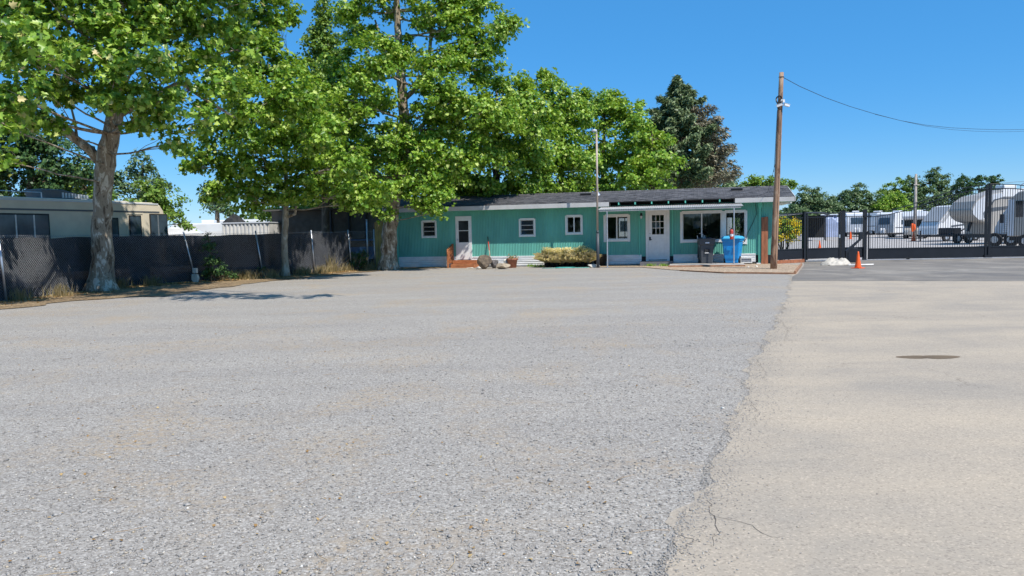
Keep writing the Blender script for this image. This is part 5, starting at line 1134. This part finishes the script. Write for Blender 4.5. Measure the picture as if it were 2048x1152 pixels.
def beige_rv():
    p = at(2014, 478, 47); q = at(2130, 478, 44.5); r = empty('motorhome', (p.x, p.y, 0), math.atan2(q.y-p.y, q.x-p.x), 'beige motorhome with roof rails cut by the right picture edge', 'motorhome')
    pr = [(0.0, 0.7), (7, 0.7), (7, 3.55), (1.2, 3.6), (0.55, 3.45), (0.15, 3.1), (0.0, 2.2)]
    MB().prism(pr, 0, 2.4).build('body', M['rvtan'], r, bevel=0.08)
    MB().box(0.02, 0.35, -0.02, -0.001, 0.75, 3.0).build('corner_panel', M['rvpale'], r)
    MB().box(0.45, 0.85, -0.03, -0.001, 1.9, 2.9).build('window', M['dimpane'], r)
    MB().add([(0.9, -0.012, 2.7), (3, -0.012, 2.2), (3, -0.012, 2.45), (0.9, -0.012, 2.95)], [(0, 1, 2, 3)]).build('side_stripe', M['stripe'], r)
    MB().tube([(-0.05, -0.1, 2.5), (-0.18, -0.3, 2.5), (-0.18, -0.3, 2.0)], 0.03, 6).box(-0.28, -0.1, -0.36, -0.26, 1.55, 2.1).build('mirror', M['black'], r)
    MB().tube([(0.6, 0.2, 3.55), (0.6, 0.2, 3.85), (0.75, 0.2, 3.95), (1.9, 0.2, 3.95), (2.05, 0.2, 3.85), (2.05, 0.2, 3.55)], 0.03, 6).build('roof_rail', M['galv'], r)
    MB().box(0.1, 6.9, 0.1, 2.3, 0.45, 0.7).build('chassis', M['black'], r)
    for x_ in (1.0, 5.0): wheel(r, (x_, 0.1, 0.42), 0.42, 0.26, axis='y')
beige_rv()
def house_trailer_mid():
    p = at(1983, 478, 50); q = at(2020, 478, 49.2); r = empty('cargo_trailer', (p.x, p.y, 0), math.atan2(q.y-p.y, q.x-p.x), 'white trailer nose with louvred panel between fifth-wheel and beige motorhome', 'trailer')
    MB().prism([(0, 0.8), (1.3, 0.8), (1.3, 2.8), (0.95, 2.75), (0.45, 2.1), (0.1, 1.3)], 0.3, 2.2).build('body', M['rvpale'], r, bevel=0.05)
    mb = MB()
    for k in range(9): mb.box(0.55+0.03*k, 1.25, 0.27, 0.299, 0.95+k*0.13, 1.03+k*0.13)
    mb.build('louvre', M['rvwhite'], r)
    MB().box(0, 1.3, 0.3, 2.2, 0.6, 0.8).build('chassis', M['black'], r)
    for x_ in (0.1, 1.05): wheel(r, (x_, 0.35, 0.45), 0.45, 0.28, axis='y')
house_trailer_mid()
# tarp-covered vehicle and dark canopy on the left of the yard
p = at(1659, 470, 108); cv = empty('covered_boat', (p.x, p.y, 0), math.atan2(p.y, p.x)-PI/2, 'vehicle wrapped in pale blue and white cover seen through the walk gate', 'covered vehicle')
mb = MB(); vs = []; fs = []
for j in range(13):
    for i in range(21):
        a_ = PI*i/20; y_ = -2.5+j*0.42; s_ = 0.82+0.18*math.sin(PI*j/12); w_ = 1.65+0.35*(1-math.sin(a_)); n_ = 0.09*math.sin(i*2.3+j)+0.05*math.sin(i*5+j*2)
        vs.append((math.cos(a_)*w_*s_+n_, y_, max(0.0, (math.sin(a_)**0.55)*3.2*s_+n_)))
for j in range(12):
    for i in range(20): q = j*21+i; fs.append((q, q+1, q+22, q+21))
fs.append(tuple(range(21))); fs.append(tuple(12*21+k for k in range(21)))
MB().add(vs, fs).build('cover', M['bluetarp'], cv); MB().box(-1.2, 1.2, -2.0, 1.8, 3.1, 3.24).build('white_top', M['rvwhite'], cv, bevel=0.06)
p = at(1600, 470, 84); cn = empty('dark_canopy', (p.x, p.y, 0), math.atan2(p.y, p.x)-PI/2, 'dark low canopy shelter behind the yellow flowering bush', 'canopy')
MB().prism([(-4.6, 2.75), (-2, 2.95), (1.0, 3.15), (2.4, 3.1), (3.0, 2.8), (3.0, 2.72), (2.3, 3.0), (1.0, 3.05), (-2, 2.85), (-4.6, 2.65)], -2.5, 2.5).build('roof_sheet', M['stripe'], cn)
for x_ in (-4.3, 0, 2.6):
    for y_ in (-2.3, 2.3): MB().tube([(x_, y_, 0), (x_, y_, 2.6)], 0.06, 6).build('pole', M['black'], cn)
MB().box(0.3, 2.6, 1.9, 1.95, 0.3, 2.8).build('back_sheet', M['dark'], cn)
# far wooden pole with orange bundle
fpb = Vector((G(1829, 481).x, G(1829, 481).y, 0)); tpp = at(1832, 348, fpb.y)
fpo = empty('wooden_pole', fpb, 0, 'slim grey wooden pole standing in the yard behind the sliding gate', 'utility pole'); rel = tpp-fpb
MB().tube([(0, 0, -0.1), rel*0.5, rel], [0.20, 0.15, 0.10], 10).build('pole', M['polegrey'], fpo, smooth=True)
MB().bar(rel*0.84+Vector((-0.28, -0.15, 0)), rel*0.84+Vector((0.28, -0.15, 0)), 0.08).build('crossarm', M['polegrey'], fpo)
ob = rock('orange_bundle', fpb+Vector((-0.32, -0.3, 0.85)), (0.40, 0.3, 1.0), M['orange'], 'orange-red bundled netting hung on the far wooden pole', 31, 3, cat='netting')
P_ = [at(x, y, 110) for x, y in ((1980, 368), (2030, 364), (2100, 360), (2300, 352))]; spline('distant_wire', P_, 0.025, 'faint distant wire above the beige motorhome')

# ---------------------------------------------------------------- things behind the fence, left
p = at(375, 470, 47); bt = empty('white_boat', (p.x, p.y, 0), R_(12), 'white boat on a trailer behind the fence right of the motorhome', 'boat')
mb = MB(); secs = []
for x_, w_, z0, z1 in ((-2.6, 1.0, 0.9, 1.75), (-1.0, 1.15, 0.75, 1.85), (1.0, 1.1, 0.75, 1.95), (2.2, 0.7, 0.95, 2.1), (2.9, 0.08, 1.4, 2.2)):
    secs.append([(x_, -w_, z1), (x_, -w_*0.9, (z0+z1)/2), (x_, 0, z0), (x_, w_*0.9, (z0+z1)/2), (x_, w_, z1)])
vs = [v for s in secs for v in s]; fs = []
for i in range(4):
    for k in range(4): q = i*5+k; fs.append((q, q+1, q+6, q+5))
    fs.append((i*5, i*5+5, i*5+9, i*5+4))
fs.append((0, 1, 2, 3, 4)); mb.add(vs, fs).build('hull', M['rvwhite'], bt, smooth=False)
MB().prism([(-1.4, 1.85), (0.9, 1.95), (0.4, 2.3), (-0.9, 2.35)], -0.7, 0.7).build('cabin', M['rvwhite'], bt, bevel=0.05)
MB().bar((-2.2, -0.4, 0.55), (2.8, -0.4, 0.55), 0.1).bar((-2.2, 0.4, 0.55), (2.8, 0.4, 0.55), 0.1).build('trailer_frame', M['galv'], bt)
wheel(bt, (-0.5, -0.9, 0.32), 0.32, 0.2, axis='y'); wheel(bt, (-0.5, 0.9, 0.32), 0.32, 0.2, axis='y')
l_ = at(346, 470, 56); travel_trailer('long low white trailer roof behind the fence next to the old motorhome', Vector((l_.x, l_.y, 0)), R_(5), L_=5.5, Hh=2.75, group='white trailers behind the left fence')
l_ = at(418, 470, 66); travel_trailer('white trailer beyond the boat, left of the corrugated shed', Vector((l_.x, l_.y, 0)), R_(8), L_=5.0, Hh=3.2, group='white trailers behind the left fence')
p = at(445, 470, 39); cg = empty('corrugated_shed', (p.x, p.y, 0), R_(-3), 'white corrugated metal container behind the fence', 'container')
mb = MB(); xs = np.arange(0, 2.45, 0.10)
for i, x_ in enumerate(xs[:-1]):
    y0 = 0 if i % 2 == 0 else 0.05; y1 = 0.05 if i % 2 == 0 else 0
    mb.add([(x_, y0, 0.1), (x_+0.07, y0, 0.1), (x_+0.07, y0, 2.34), (x_, y0, 2.34)], [(0, 1, 2, 3)]); mb.add([(x_+0.07, y0, 0.1), (x_+0.10, y1, 0.1), (x_+0.10, y1, 2.34), (x_+0.07, y0, 2.34)], [(0, 1, 2, 3)])
mb.build('wall', M['whitecorr'], cg); MB().box(-0.04, 2.45, 0.08, 2.4, 0.05, 2.36).build('box_body', M['whitecorr'], cg)
MB().box(-0.06, 2.48, -0.03, 2.42, 2.36, 2.42).build('top_frame', M['rvpale'], cg)
drape('black_bundle', Vector((p.x+0.35, p.y+0.8, 2.42)), 1.2, 0.8, 0.34, M['rubber'], 'dark bundled tarpaulin on top of the white corrugated container', 'tarpaulin', 9)
# dark shed with slatted wall and yellow boards
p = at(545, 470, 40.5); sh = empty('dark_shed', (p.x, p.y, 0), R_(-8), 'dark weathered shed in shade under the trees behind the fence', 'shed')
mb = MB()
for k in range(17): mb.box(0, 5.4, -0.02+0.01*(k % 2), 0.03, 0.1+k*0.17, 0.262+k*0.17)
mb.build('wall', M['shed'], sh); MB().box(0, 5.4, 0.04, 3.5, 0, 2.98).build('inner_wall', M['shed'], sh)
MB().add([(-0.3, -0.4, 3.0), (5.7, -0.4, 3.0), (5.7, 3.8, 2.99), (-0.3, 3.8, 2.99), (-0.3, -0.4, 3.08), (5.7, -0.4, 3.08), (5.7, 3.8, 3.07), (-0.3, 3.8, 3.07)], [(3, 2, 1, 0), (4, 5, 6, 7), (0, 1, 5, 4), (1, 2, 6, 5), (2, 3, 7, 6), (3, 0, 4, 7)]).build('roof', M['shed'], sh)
for x_ in (3.3, 4.3, 5.2): MB().box(x_, x_+0.08, -0.12, -0.04, 0, 2.95).build('post', M['black'], sh)
p = G(752, 537.5); yf = empty('board_fence', p+Vector((-0.25, 1.4, 0)), R_(10), 'yellow-tan upright board screen between shed and trunk', 'fence')
for k in range(7): MB().box(k*0.155, k*0.155+0.145, 0, 0.025, 0.03, 2.25+0.03*(k % 3)).build('board', M['yellowboard'], yf)
MB().box(0, 1.1, 0.026, 0.07, 0.5, 0.6).box(0, 1.1, 0.026, 0.07, 1.8, 1.9).build('rail', M['yellowboard'], yf)
# blue car behind the last bay
p = G(727, 536); cr_ = empty('blue_car', (p.x-1.8, p.y+1.8, 0), R_(12), 'dark blue car half hidden behind brush at the fence end', 'car')
MB().prism([(-0.2, 0.35), (3.6, 0.35), (3.65, 0.75), (3.4, 0.95), (2.6, 1.0), (2.0, 1.4), (0.5, 1.42), (-0.1, 1.05), (-0.25, 0.7)], 0, 1.7).build('body', M['navy'], cr_, bevel=0.06)
MB().prism([(0.25, 1.02), (2.35, 1.02), (1.93, 1.34), (0.55, 1.36)], -0.01, 1.71).build('window', M['dimpane'], cr_)
for x_ in (0.6, 2.9): wheel(cr_, (x_, 0.05, 0.32), 0.32, 0.2, axis='y'); wheel(cr_, (x_, 1.65, 0.32), 0.32, 0.2, axis='y')
MB().tube([(0.2, -0.06, 1.0), (0.05, -0.06, 0.8), (0.02, -0.06, 0.5)], 0.03, 6).build('bumper', M['chrome'], cr_)
# white pipe/duct bent on the shed, behind the small tree
# trailer behind the building, seen through the windows
q_ = bw(8.5, 8.6); travel_trailer('white trailer parked behind the teal building', Vector((q_.x, q_.y, 0)), brz, L_=7.5, Hh=3.0, group='trailers behind the building')

# ---------------------------------------------------------------- trees
# A: big plane tree, left foreground
tb_ = G(203, 582); D_ = tb_.y
tA = [tb_, at(206, 500, D_), at(205, 400, D_), at(212, 310, D_), at(228, 240, D_), at(232, 150, D_), at(240, 40, D_), at(250, -120, D_), at(262, -260, D_+.3)]
kk = D_/FPX
rA = [0.40, 0.325, 0.285, 0.29, 0.25, 0.20, 0.15, 0.10, 0.05]
lim = [([at(205, 330, D_), at(180, 300, D_-0.1), at(140, 270, D_-0.2), at(100, 250, D_-0.3), at(60, 238, D_-0.4), at(20, 236, D_-0.6), at(-40, 220, D_-0.8)], 0.165, 0.05),
       ([at(155, 280, D_-0.2), at(135, 255, D_-0.4), at(100, 240, D_-0.7), at(60, 225, D_-0.9)], 0.10, 0.04),
       ([at(154, 278, D_-0.2), at(150, 245, D_), at(140, 205, D_+0.1), at(132, 160, D_+0.2)], 0.05, 0.02),
       ([at(228, 235, D_), at(290, 200, D_+0.1), at(360, 165, D_+0.3), at(420, 205, D_+0.5), at(470, 235, D_+0.8)], 0.13, 0.03),
       ([at(360, 165, D_+0.3), at(350, 130, D_+0.3), at(375, 100, D_+0.3)], 0.035, 0.012)]
bl = [pb(20, 40, 95, 24.6), pb(130, 30, 100, 23.6), pb(240, 20, 110, 24.4), pb(345, 15, 85, 25.0), pb(55, 150, 70, 23.6), pb(30, 190, 58, 20.3), pb(60, 95, 60, 20.3), pb(10, 250, 30, 20.0), pb(30, 215, 42, 23.2), pb(185, 105, 78, 22.8), pb(290, 110, 80, 23.2), pb(225, 180, 72, 22.6), pb(320, 200, 62, 23.4), pb(270, 230, 58, 23.8), pb(160, 160, 50, 24.8), pb(110, 190, 38, 24.6),
      pb(430, 30, 70, 25.2), pb(385, 90, 48, 24.8), pb(372, 150, 30, 24.6), pb(400, 245, 38, 24.6), pb(345, 285, 32, 24.3), pb(5, 320, 26, 22.6), pb(115, 255, 26, 24.4), pb(75, 235, 28, 25.4),
      pb(100, -90, 150, 24.6), pb(270, -110, 160, 24.6), pb(400, -90, 120, 25), pb(-80, 60, 130, 24.6), pb(-60, -90, 140, 25), pb(180, -230, 120, 24.6), pb(470, 100, 50, 25.6), pb(430, 170, 45, 25.0), pb(-70, 210, 80, 23.5)]
def nearer(bl, f):   # slide each mass along its own sight line, so the crown's shade falls on the fence
    out = []
    for c, r in bl:
        k = f(c); out.append((tuple(_C[i]+(c[i]-_C[i])*k for i in range(3)), tuple(q*k for q in r)))
    return out
bl = nearer(bl, lambda c: 0.86 if c[0] < -12.5 else 0.90)
bl += [((x, y, z), (r, r, r*0.6)) for x, y, z, r in ((-7.6, 17.0, 9.4, 1.2), (-6.0, 16.4, 9.3, 1.2), (-4.4, 15.7, 9.0, 1.0), (-2.8, 15.3, 8.9, 0.8), (-1.4, 15.1, 8.7, 0.5))]  # unseen masses above the view, added to cast shade on the gravel
make_tree('plane_tree', 'large plane tree with mottled trunk and spreading limbs in front of the fence, far left', 'tree', tb_, tA, rA, bl, 0.175, 0.80, 0.36, 'leaf_plane', 'bark_plane', 'lobed', limbs=lim, twigs=6, shell=0.35)
# B: slim young plane tree by the fence
tb_ = G(571, 553.5); D_ = tb_.y
tB = [tb_, at(569, 480, D_), at(571, 440, D_), at(573, 390, D_), at(571, 330, D_), at(575, 250, D_), at(580, 150, D_)]
lim = [([at(574, 434, D_), at(590, 428, D_-.1), at(594, 400, D_-.1), at(599, 360, D_)], 0.07, 0.03), ([at(572, 420, D_), at(584, 385, D_), at(600, 350, D_)], 0.05, 0.02), ([at(570, 400, D_), at(560, 360, D_+.1), at(548, 320, D_+.1)], 0.05, 0.02)]
bl = [pb(480, 235, 78, 30), pb(425, 300, 50, 30.2), pb(455, 360, 45, 30.6), pb(520, 330, 62, 29.6), pb(560, 250, 70, 30.4), pb(620, 300, 62, 30), pb(610, 370, 55, 30.4), pb(680, 350, 55, 30.3), pb(730, 385, 45, 30.2), pb(765, 385, 28, 30.0), pb(700, 405, 32, 29.8), pb(500, 400, 38, 30.2), pb(600, 200, 60, 27.5), pb(660, 265, 55, 27.8), pb(520, 215, 60, 27.4), pb(690, 330, 45, 28.0), pb(540, 385, 40, 31), pb(430, 385, 26, 30.2), pb(385, 330, 24, 29.8),
      pb(470, 150, 62, 31), pb(540, 120, 62, 31.2), pb(500, 60, 60, 31), pb(575, 180, 55, 30.5), pb(640, 230, 50, 31), pb(560, 30, 42, 31.5), pb(520, -30, 60, 31)]
bl = nearer(bl, lambda c: 0.95)
make_tree('plane_tree', 'slim young plane tree with thin pale trunk at the middle of the fence', 'tree', tb_, tB, [0.15, 0.125, 0.12, 0.10, 0.085, 0.06, 0.03], bl, 0.160, 1.1, 0.38, 'leaf_bright', 'bark_pale', 'lobed', limbs=lim, twigs=6, shell=0.3)
# C: tall tree at the left corner of the building
tb_ = G(778, 539.5); D_ = tb_.y
tC = [tb_, at(779, 470, D_), at(786, 400, D_), at(800, 330, D_), at(812, 280, D_), at(806, 200, D_), at(800, 120, D_), at(795, 40, D_), at(790, -60, D_), at(788, -160, D_)]
lim = [([at(806, 200, D_), at(840, 170, D_), at(858, 120, D_), at(862, 70, D_), at(866, 10, D_)], 0.13, 0.05), ([at(812, 290, D_), at(845, 250, D_-.2), at(890, 215, D_-.3), at(940, 190, D_-.4)], 0.12, 0.04), ([at(801, 140, D_), at(770, 100, D_), at(750, 40, D_)], 0.09, 0.04), ([at(858, 120, D_), at(890, 90, D_), at(940, 80, D_)], 0.07, 0.03)]
bl = [pb(700, 20, 42, 35), pb(730, 70, 40, 34.5), pb(755, 10, 45, 35), pb(870, 30, 50, 34), pb(920, 50, 52, 34), pb(960, 85, 48, 34), pb(1000, 60, 34, 34), pb(1030, 42, 18, 34), pb(955, 140, 42, 34.3), pb(920, 10, 45, 34.6), pb(960, 5, 30, 34.6),
      pb(700, 150, 55, 34.6), pb(745, 190, 58, 33.5), pb(690, 240, 52, 33.6), pb(640, 190, 40, 34), pb(870, 150, 60, 33.2), pb(900, 210, 66, 33), pb(840, 260, 55, 33.5), pb(960, 230, 60, 33.4), pb(1010, 240, 45, 34), pb(760, 300, 60, 33), pb(700, 330, 55, 33.2), pb(830, 345, 62, 32.8), pb(900, 320, 60, 33.2), pb(960, 310, 52, 34), pb(850, 400, 36, 32.4), pb(870, 375, 40, 32.6), pb(790, 395, 34, 32.6), pb(740, 410, 22, 33), pb(775, 425, 18, 32.6), pb(870, 425, 14, 32.2),
      pb(760, -60, 70, 32), pb(700, 200, 60, 31), pb(760, 120, 60, 31), pb(860, -60, 80, 35), pb(930, -40, 60, 35), pb(800, 90, 32, 34.6), pb(905, 120, 38, 33.6)]
make_tree('plane_tree', 'tallest plane tree rising at the left corner of the teal building', 'tree', tb_, tC, [0.40, 0.34, 0.32, 0.30, 0.27, 0.23, 0.19, 0.15, 0.10, 0.05], bl, 0.162, 1.12, 0.40, 'leaf_bright', 'bark_plane', 'lobed', limbs=lim, twigs=6, shell=0.3)
# D: narrow columnar tree
D_ = 39.0; tb_ = at(650, 470, D_); tb_.z = 0
bl = [pb(646, y, 8+0.26*max(0, y+5), D_, 1.0, 1.3) for y in range(-15, 150, 16)]+[pb(655, 190, 60, D_), pb(665, 250, 62, D_), pb(660, 310, 66, D_), pb(650, 370, 66, D_), pb(700, 290, 60, D_+1), pb(720, 370, 70, D_+1.5), pb(610, 250, 50, D_+1)]
make_tree('columnar_tree', 'narrow pointed dark green tree showing its tip between the plane trees', 'tree', tb_, [tb_, at(650, 300, D_), at(648, 120, D_), at(646, 0, D_)], [0.22, 0.16, 0.1, 0.03], bl, 0.17, 0.95, 0.36, 'leaf_mid', 'bark_dark', 'quad', twigs=3, shell=0.2)
# E, F: trees behind the building
def bg_tree(name, label, px_, d_, blobs, leaf, cov, cr, lm, tr=0.25, group=None, top=None, cat='tree', part='crown', twigs=3, tmpl='quad', bk='bark_dark'):
    b = at(px_, 470, d_); b.z = 0; ymin = min(q[1] for q in blobs) if top is None else top
    return make_tree(name, label, cat, b, [b, at(px_+3, 430, d_), at(px_+2, (430+ymin)/2, d_), at(px_+4, ymin+10, d_)], [tr, tr*0.8, tr*0.5, tr*0.15], [pb(x, y, r, d_+dd) for x, y, r, dd in blobs], leaf, cov, cr, lm, bk, tmpl, group=group, twigs=twigs, shell=0.35, part=part)
gt = 'leafy trees standing behind the teal building'
bg_tree('leafy_tree', 'broad leafy tree behind the building, next to the tall plane tree', 990, 39, [(1072, 165, 32, -2), (1040, 190, 46, -3.2), (1000, 210, 54, -2.5), (1060, 238, 54, -3.2), (1010, 280, 62, -1), (950, 290, 62, 0), (1070, 310, 52, -.5), (1000, 350, 58, -1), (920, 360, 58, 0), (1060, 370, 40, 0), (880, 300, 55, 1), (960, 380, 40, -1)], 0.18, 1.35, 0.5, 'leaf_bright', 0.3, gt, tmpl='lobed')
bg_tree('leafy_tree', 'leafy tree with pointed top behind the roof, between the vent pipe and the broad tree', 1120, 41.5, [(1106, 186, 24, 0), (1120, 208, 40, 0), (1145, 200, 26, 0), (1090, 250, 38, 0), (1140, 250, 42, -.5), (1110, 300, 55, -1), (1160, 310, 45, -.5), (1100, 360, 50, -1), (1150, 370, 42, 0)], 0.19, 1.5, 0.5, 'leaf_bright', 0.28, gt)
bg_tree('leafy_tree', 'rounded leafy tree directly behind the thin lamp pole', 1205, 47, [(1190, 205, 30, 0), (1224, 202, 30, 0), (1168, 215, 36, 0), (1205, 235, 40, 0), (1252, 235, 44, -.5), (1190, 290, 52, -1), (1240, 310, 52, -1), (1180, 355, 48, 0), (1230, 370, 42, -1)], 0.20, 1.5, 0.5, 'leaf_bright', 0.28, gt)
bg_tree('leafy_tree', 'lower leafy tree in front of the dark conifer', 1300, 44, [(1290, 250, 30, 0), (1268, 265, 32, 0), (1315, 275, 24, 0), (1295, 305, 42, 0), (1328, 325, 34, -.5), (1275, 345, 45, -1), (1318, 365, 34, 0), (1260, 375, 35, -.5)], 0.20, 1.5, 0.45, 'leaf_bright', 0.26, gt)
bg_tree('leafy_tree', 'shaded understorey tree behind the left end of the roof', 860, 44, [(840, 330, 60, 0), (900, 370, 60, 0), (800, 370, 60, 1), (960, 390, 45, 0), (740, 360, 60, 1), (680, 390, 60, 1), (620, 400, 60, 1), (560, 410, 50, 1), (780, 300, 60, 2)], 0.22, 1.0, 0.5, 'leaf_mid', 0.25, gt)
# G: conifer
def conifer(label, px_, d_, apex, base_y, halfl, halfr):
    b = at(px_, 470, d_); b.z = 0; root = empty('conifer_tree', b, 0, label, 'conifer'); k_ = d_/FPX
    zt = at(px_, apex, d_).z; zb = at(px_, base_y, d_).z; dx = (at(apex_x, apex, d_).x-b.x)
    mb = MB().tube([(0, 0, 0), (dx*0.3, 0, zt*0.5), (dx, 0, zt)], [0.5, 0.3, 0.03], 10)
    PP, NN, TT, PD = [], [], [], []
    nb = 300
    for i in range(nb):
        t = ((i+0.5)/nb)**0.75; z = zt-(zt-zb)*t; a_ = random.uniform(0, 2*PI); right = math.cos(a_) > 0
        Lmax = (halfr if right else halfl)*k_*float(np.interp(t, [0, .08, .18, .35, .65, 1], [.04, .12, .30, .62, .88, 1.0])); Lb = Lmax*random.choice((0.6, 0.8, 1.0, 1.08))*random.uniform(0.85, 1.06)
        dirv = Vector((math.cos(a_), math.sin(a_), 0)); s0 = Vector((dx*(z/zt), 0, z))
        e = s0+dirv*Lb+Vector((0, 0, (0.30-0.25*t)*Lb)); pts_ = bez(s0, e, -0.10*Lb, 5, 0.03*Lb); mb.tube(pts_, [0.05*(1-j/6.5) for j in range(6)], 4)
        n = int(70+150*Lb); tt = np.sqrt(rng.uniform(0.12 if Lb < 1.2 else 0.3, 1, n)); spread = 0.13+0.13*Lb*(1.1-tt)
        base = np.array([[*pts_[0].lerp(pts_[-1], 1)]]); A_ = np.array(s0)[None]*(1-tt)[:, None]+np.array(e)[None]*tt[:, None]; A_[:, 2] -= 0.10*Lb*4*tt*(1-tt)
        g = rng.normal(size=(n, 3))*np.array([1, 1, 0.5])*spread[:, None]; P = A_+g*0.8; P[:, 2] -= np.abs(rng.normal(0, 0.16, n))
        N = rng.normal(size=(n, 3))*0.6+np.array([dirv.x*0.3, dirv.y*0.3, 0.9]); T = rng.normal(size=(n, 3))*0.6+np.array([dirv.x, dirv.y, -0.35])
        sel = right and math.cos(a_) > 0.55 and t > 0.3
        if sel:
            keep = rng.random(n) < 0.38; PD.append((P[keep], N[keep], T[keep]))
        else: PP.append(P); NN.append(N); TT.append(T)
    mb.build('trunk', M['bark_dark'], root)
    leaves_mesh('crown', np.concatenate(PP), np.concatenate(NN), 0.34, M['needles'], root, 'need', np.concatenate(TT))
    leaves_mesh('dry_branches', np.concatenate([q[0] for q in PD]), np.concatenate([q[1] for q in PD]), 0.34, M['needles_dry'], root, 'need', np.concatenate([q[2] for q in PD]))
apex_x = 1356
conifer('tall dark conifer with browning sparse branches on its right side', 1366, 58, 150, 372, 90, 108)
# H low trees right of the conifer
gh = 'low trees behind the right end of the roof'
bg_tree('round_tree', 'olive green treetop just right of the conifer', 1445, 66, [(1440, 372, 32, 0), (1462, 362, 16, 0), (1420, 380, 24, 0), (1475, 375, 20, 0)], 0.26, 1.2, 0.5, 'leaf_dull', 0.2, gh)
bg_tree('round_tree', 'mid green treetops showing over the roof left of the power pole', 1515, 72, [(1500, 368, 20, 0), (1528, 364, 20, 0), (1550, 372, 18, 0), (1572, 372, 14, 0), (1515, 382, 26, 0), (1545, 390, 24, 0)], 0.26, 1.3, 0.5, 'leaf_mid', 0.2, gh)
# I: trees beyond the yard
gi = 'trees beyond the storage yard'
bg_tree('round_tree', 'dark round tree right of the roof gable', 1620, 126, [(1618, 392, 22, 0), (1600, 410, 26, 0), (1640, 400, 24, 0), (1655, 420, 24, 0), (1615, 430, 30, 0), (1640, 440, 28, 0), (1585, 435, 24, 0)], 0.30, 1.6, 0.6, 'leaf_dull', 0.3, gi)
bg_tree('round_tree', 'dark tree with thin top twigs in the middle distance beyond the walk gate', 1712, 132, [(1710, 382, 20, 0), (1690, 400, 22, 0), (1730, 398, 22, 0), (1708, 418, 32, 0), (1680, 425, 24, 0), (1740, 425, 24, 0), (1665, 432, 22, 0)], 0.30, 1.6, 0.6, 'leaf_dull', 0.3, gi)
bg_tree('round_tree', 'yellow-green bushy tree low behind the white trailers', 1785, 130, [(1780, 402, 20, 0), (1800, 408, 20, 0), (1765, 415, 18, 0), (1790, 425, 26, 0), (1815, 420, 18, 0)], 0.30, 1.6, 0.6, 'leaf_bright', 0.3, gi)
bg_tree('round_tree', 'mid green tree left of the far wooden pole', 1800, 142, [(1775, 380, 14, 0), (1805, 372, 18, 0), (1770, 395, 20, 0), (1815, 392, 24, 0), (1790, 405, 26, 0), (1750, 415, 20, 0)], 0.32, 1.6, 0.6, 'leaf_mid', 0.3, gi)
bg_tree('round_tree', 'largest loose olive tree right of the far wooden pole', 1875, 136, [(1868, 352, 16, 0), (1885, 360, 20, 0), (1850, 372, 24, 0), (1895, 380, 24, 0), (1870, 392, 30, 0), (1835, 398, 24, 0), (1905, 402, 20, 0), (1850, 415, 30, 0), (1885, 420, 28, 0), (1825, 365, 14, 0), (1822, 420, 20, 0)], 0.32, 1.25, 0.6, 'leaf_dull', 0.35, gi)
bg_tree('round_tree', 'dark tree with three separate round tops behind the fifth-wheel', 1955, 134, [(1928, 365, 16, 0), (1938, 372, 13, 0), (1960, 364, 14, 0), (1990, 362, 14, 0), (1983, 374, 12, 0), (1932, 384, 12, 0), (1962, 384, 10, 0), (1988, 386, 10, 0)], 0.30, 1.5, 0.5, 'leaf_dark', 0.3, gi)
# J: trees behind the motorhome
gj = 'trees behind the old motorhome'
bg_tree('shade_tree', 'large dark tree behind the motorhome at the left picture edge', 60, 40, [(20, 290, 60, 0), (80, 270, 55, 0), (50, 340, 70, 0), (120, 320, 55, 0), (10, 370, 60, 0), (110, 365, 45, 0), (-40, 320, 70, 0), (150, 350, 35, 0)], 0.20, 1.0, 0.5, 'leaf_dark', 0.35, gj)
bg_tree('shade_tree', 'green tree behind the motorhome left of the large plane trunk', 165, 46, [(165, 345, 32, 0), (180, 370, 34, 0), (145, 375, 34, 0), (200, 385, 30, 0)], 0.20, 1.1, 0.45, 'leaf_mid', 0.25, gj)
bg_tree('shade_tree', 'tall grey-green tree right of the large plane trunk', 282, 55, [(285, 322, 18, 0), (270, 345, 24, 0), (300, 350, 22, 0), (250, 365, 26, 0), (235, 390, 30, 0), (325, 370, 18, 0), (280, 380, 28, 0)], 0.22, 0.95, 0.5, 'leaf_dull', 0.22, gj)
bg_tree('shade_tree', 'bright rounded tree behind the front of the motorhome', 312, 44, [(308, 385, 30, 0), (290, 400, 30, 0), (335, 395, 26, 0), (345, 420, 22, 0), (310, 425, 36, 0), (280, 430, 26, 0), (370, 445, 16, 0)], 0.18, 1.3, 0.4, 'leaf_mid', 0.2, gj)
bg_tree('shade_tree', 'small grey-green tree behind the white boat', 432, 58, [(432, 370, 22, 0), (440, 395, 24, 0), (425, 415, 20, 0), (450, 420, 22, 0), (410, 395, 14, 0)], 0.20, 0.9, 0.45, 'leaf_dull', 0.2, gj)
# far tree belt on the horizon and the band of trees that stands behind the photographer (it shows in the window glass)
def belt(name, label, pts, n, leaf, h, m):
    P = []
    for _ in range(n):
        i = random.randrange(len(pts)-1); a_, b_ = Vector(pts[i]), Vector(pts[i+1]); q = a_.lerp(b_, random.random())
        c = Vector((q.x+random.gauss(0, 2), q.y+random.gauss(0, 3), 0)); hh = h*(0.75+0.3*math.sin(c.x*0.11)+0.15*math.sin(c.x*0.37+2))
        P.append((c.x, c.y, hh*random.random()**0.7))
    P = np.array(P); N = rng.normal(size=P.shape)+np.array([0, 0, .8]); o = leaves_mesh(name, P, N, leaf, M[m], None); return tag(o, label, 'trees', kind='stuff')
belt('far_trees', 'distant belt of trees along the horizon', [(-160, 120), (-60, 150), (60, 170), (120, 170), (220, 150), (330, 110)], 45000, 1.0, 6.0, 'leaf_dull')
belt('roadside_trees', 'belt of trees across the road behind the photographer', [(-60, -45), (60, -45)], 14000, 0.9, 9.0, 'leaf_dark')
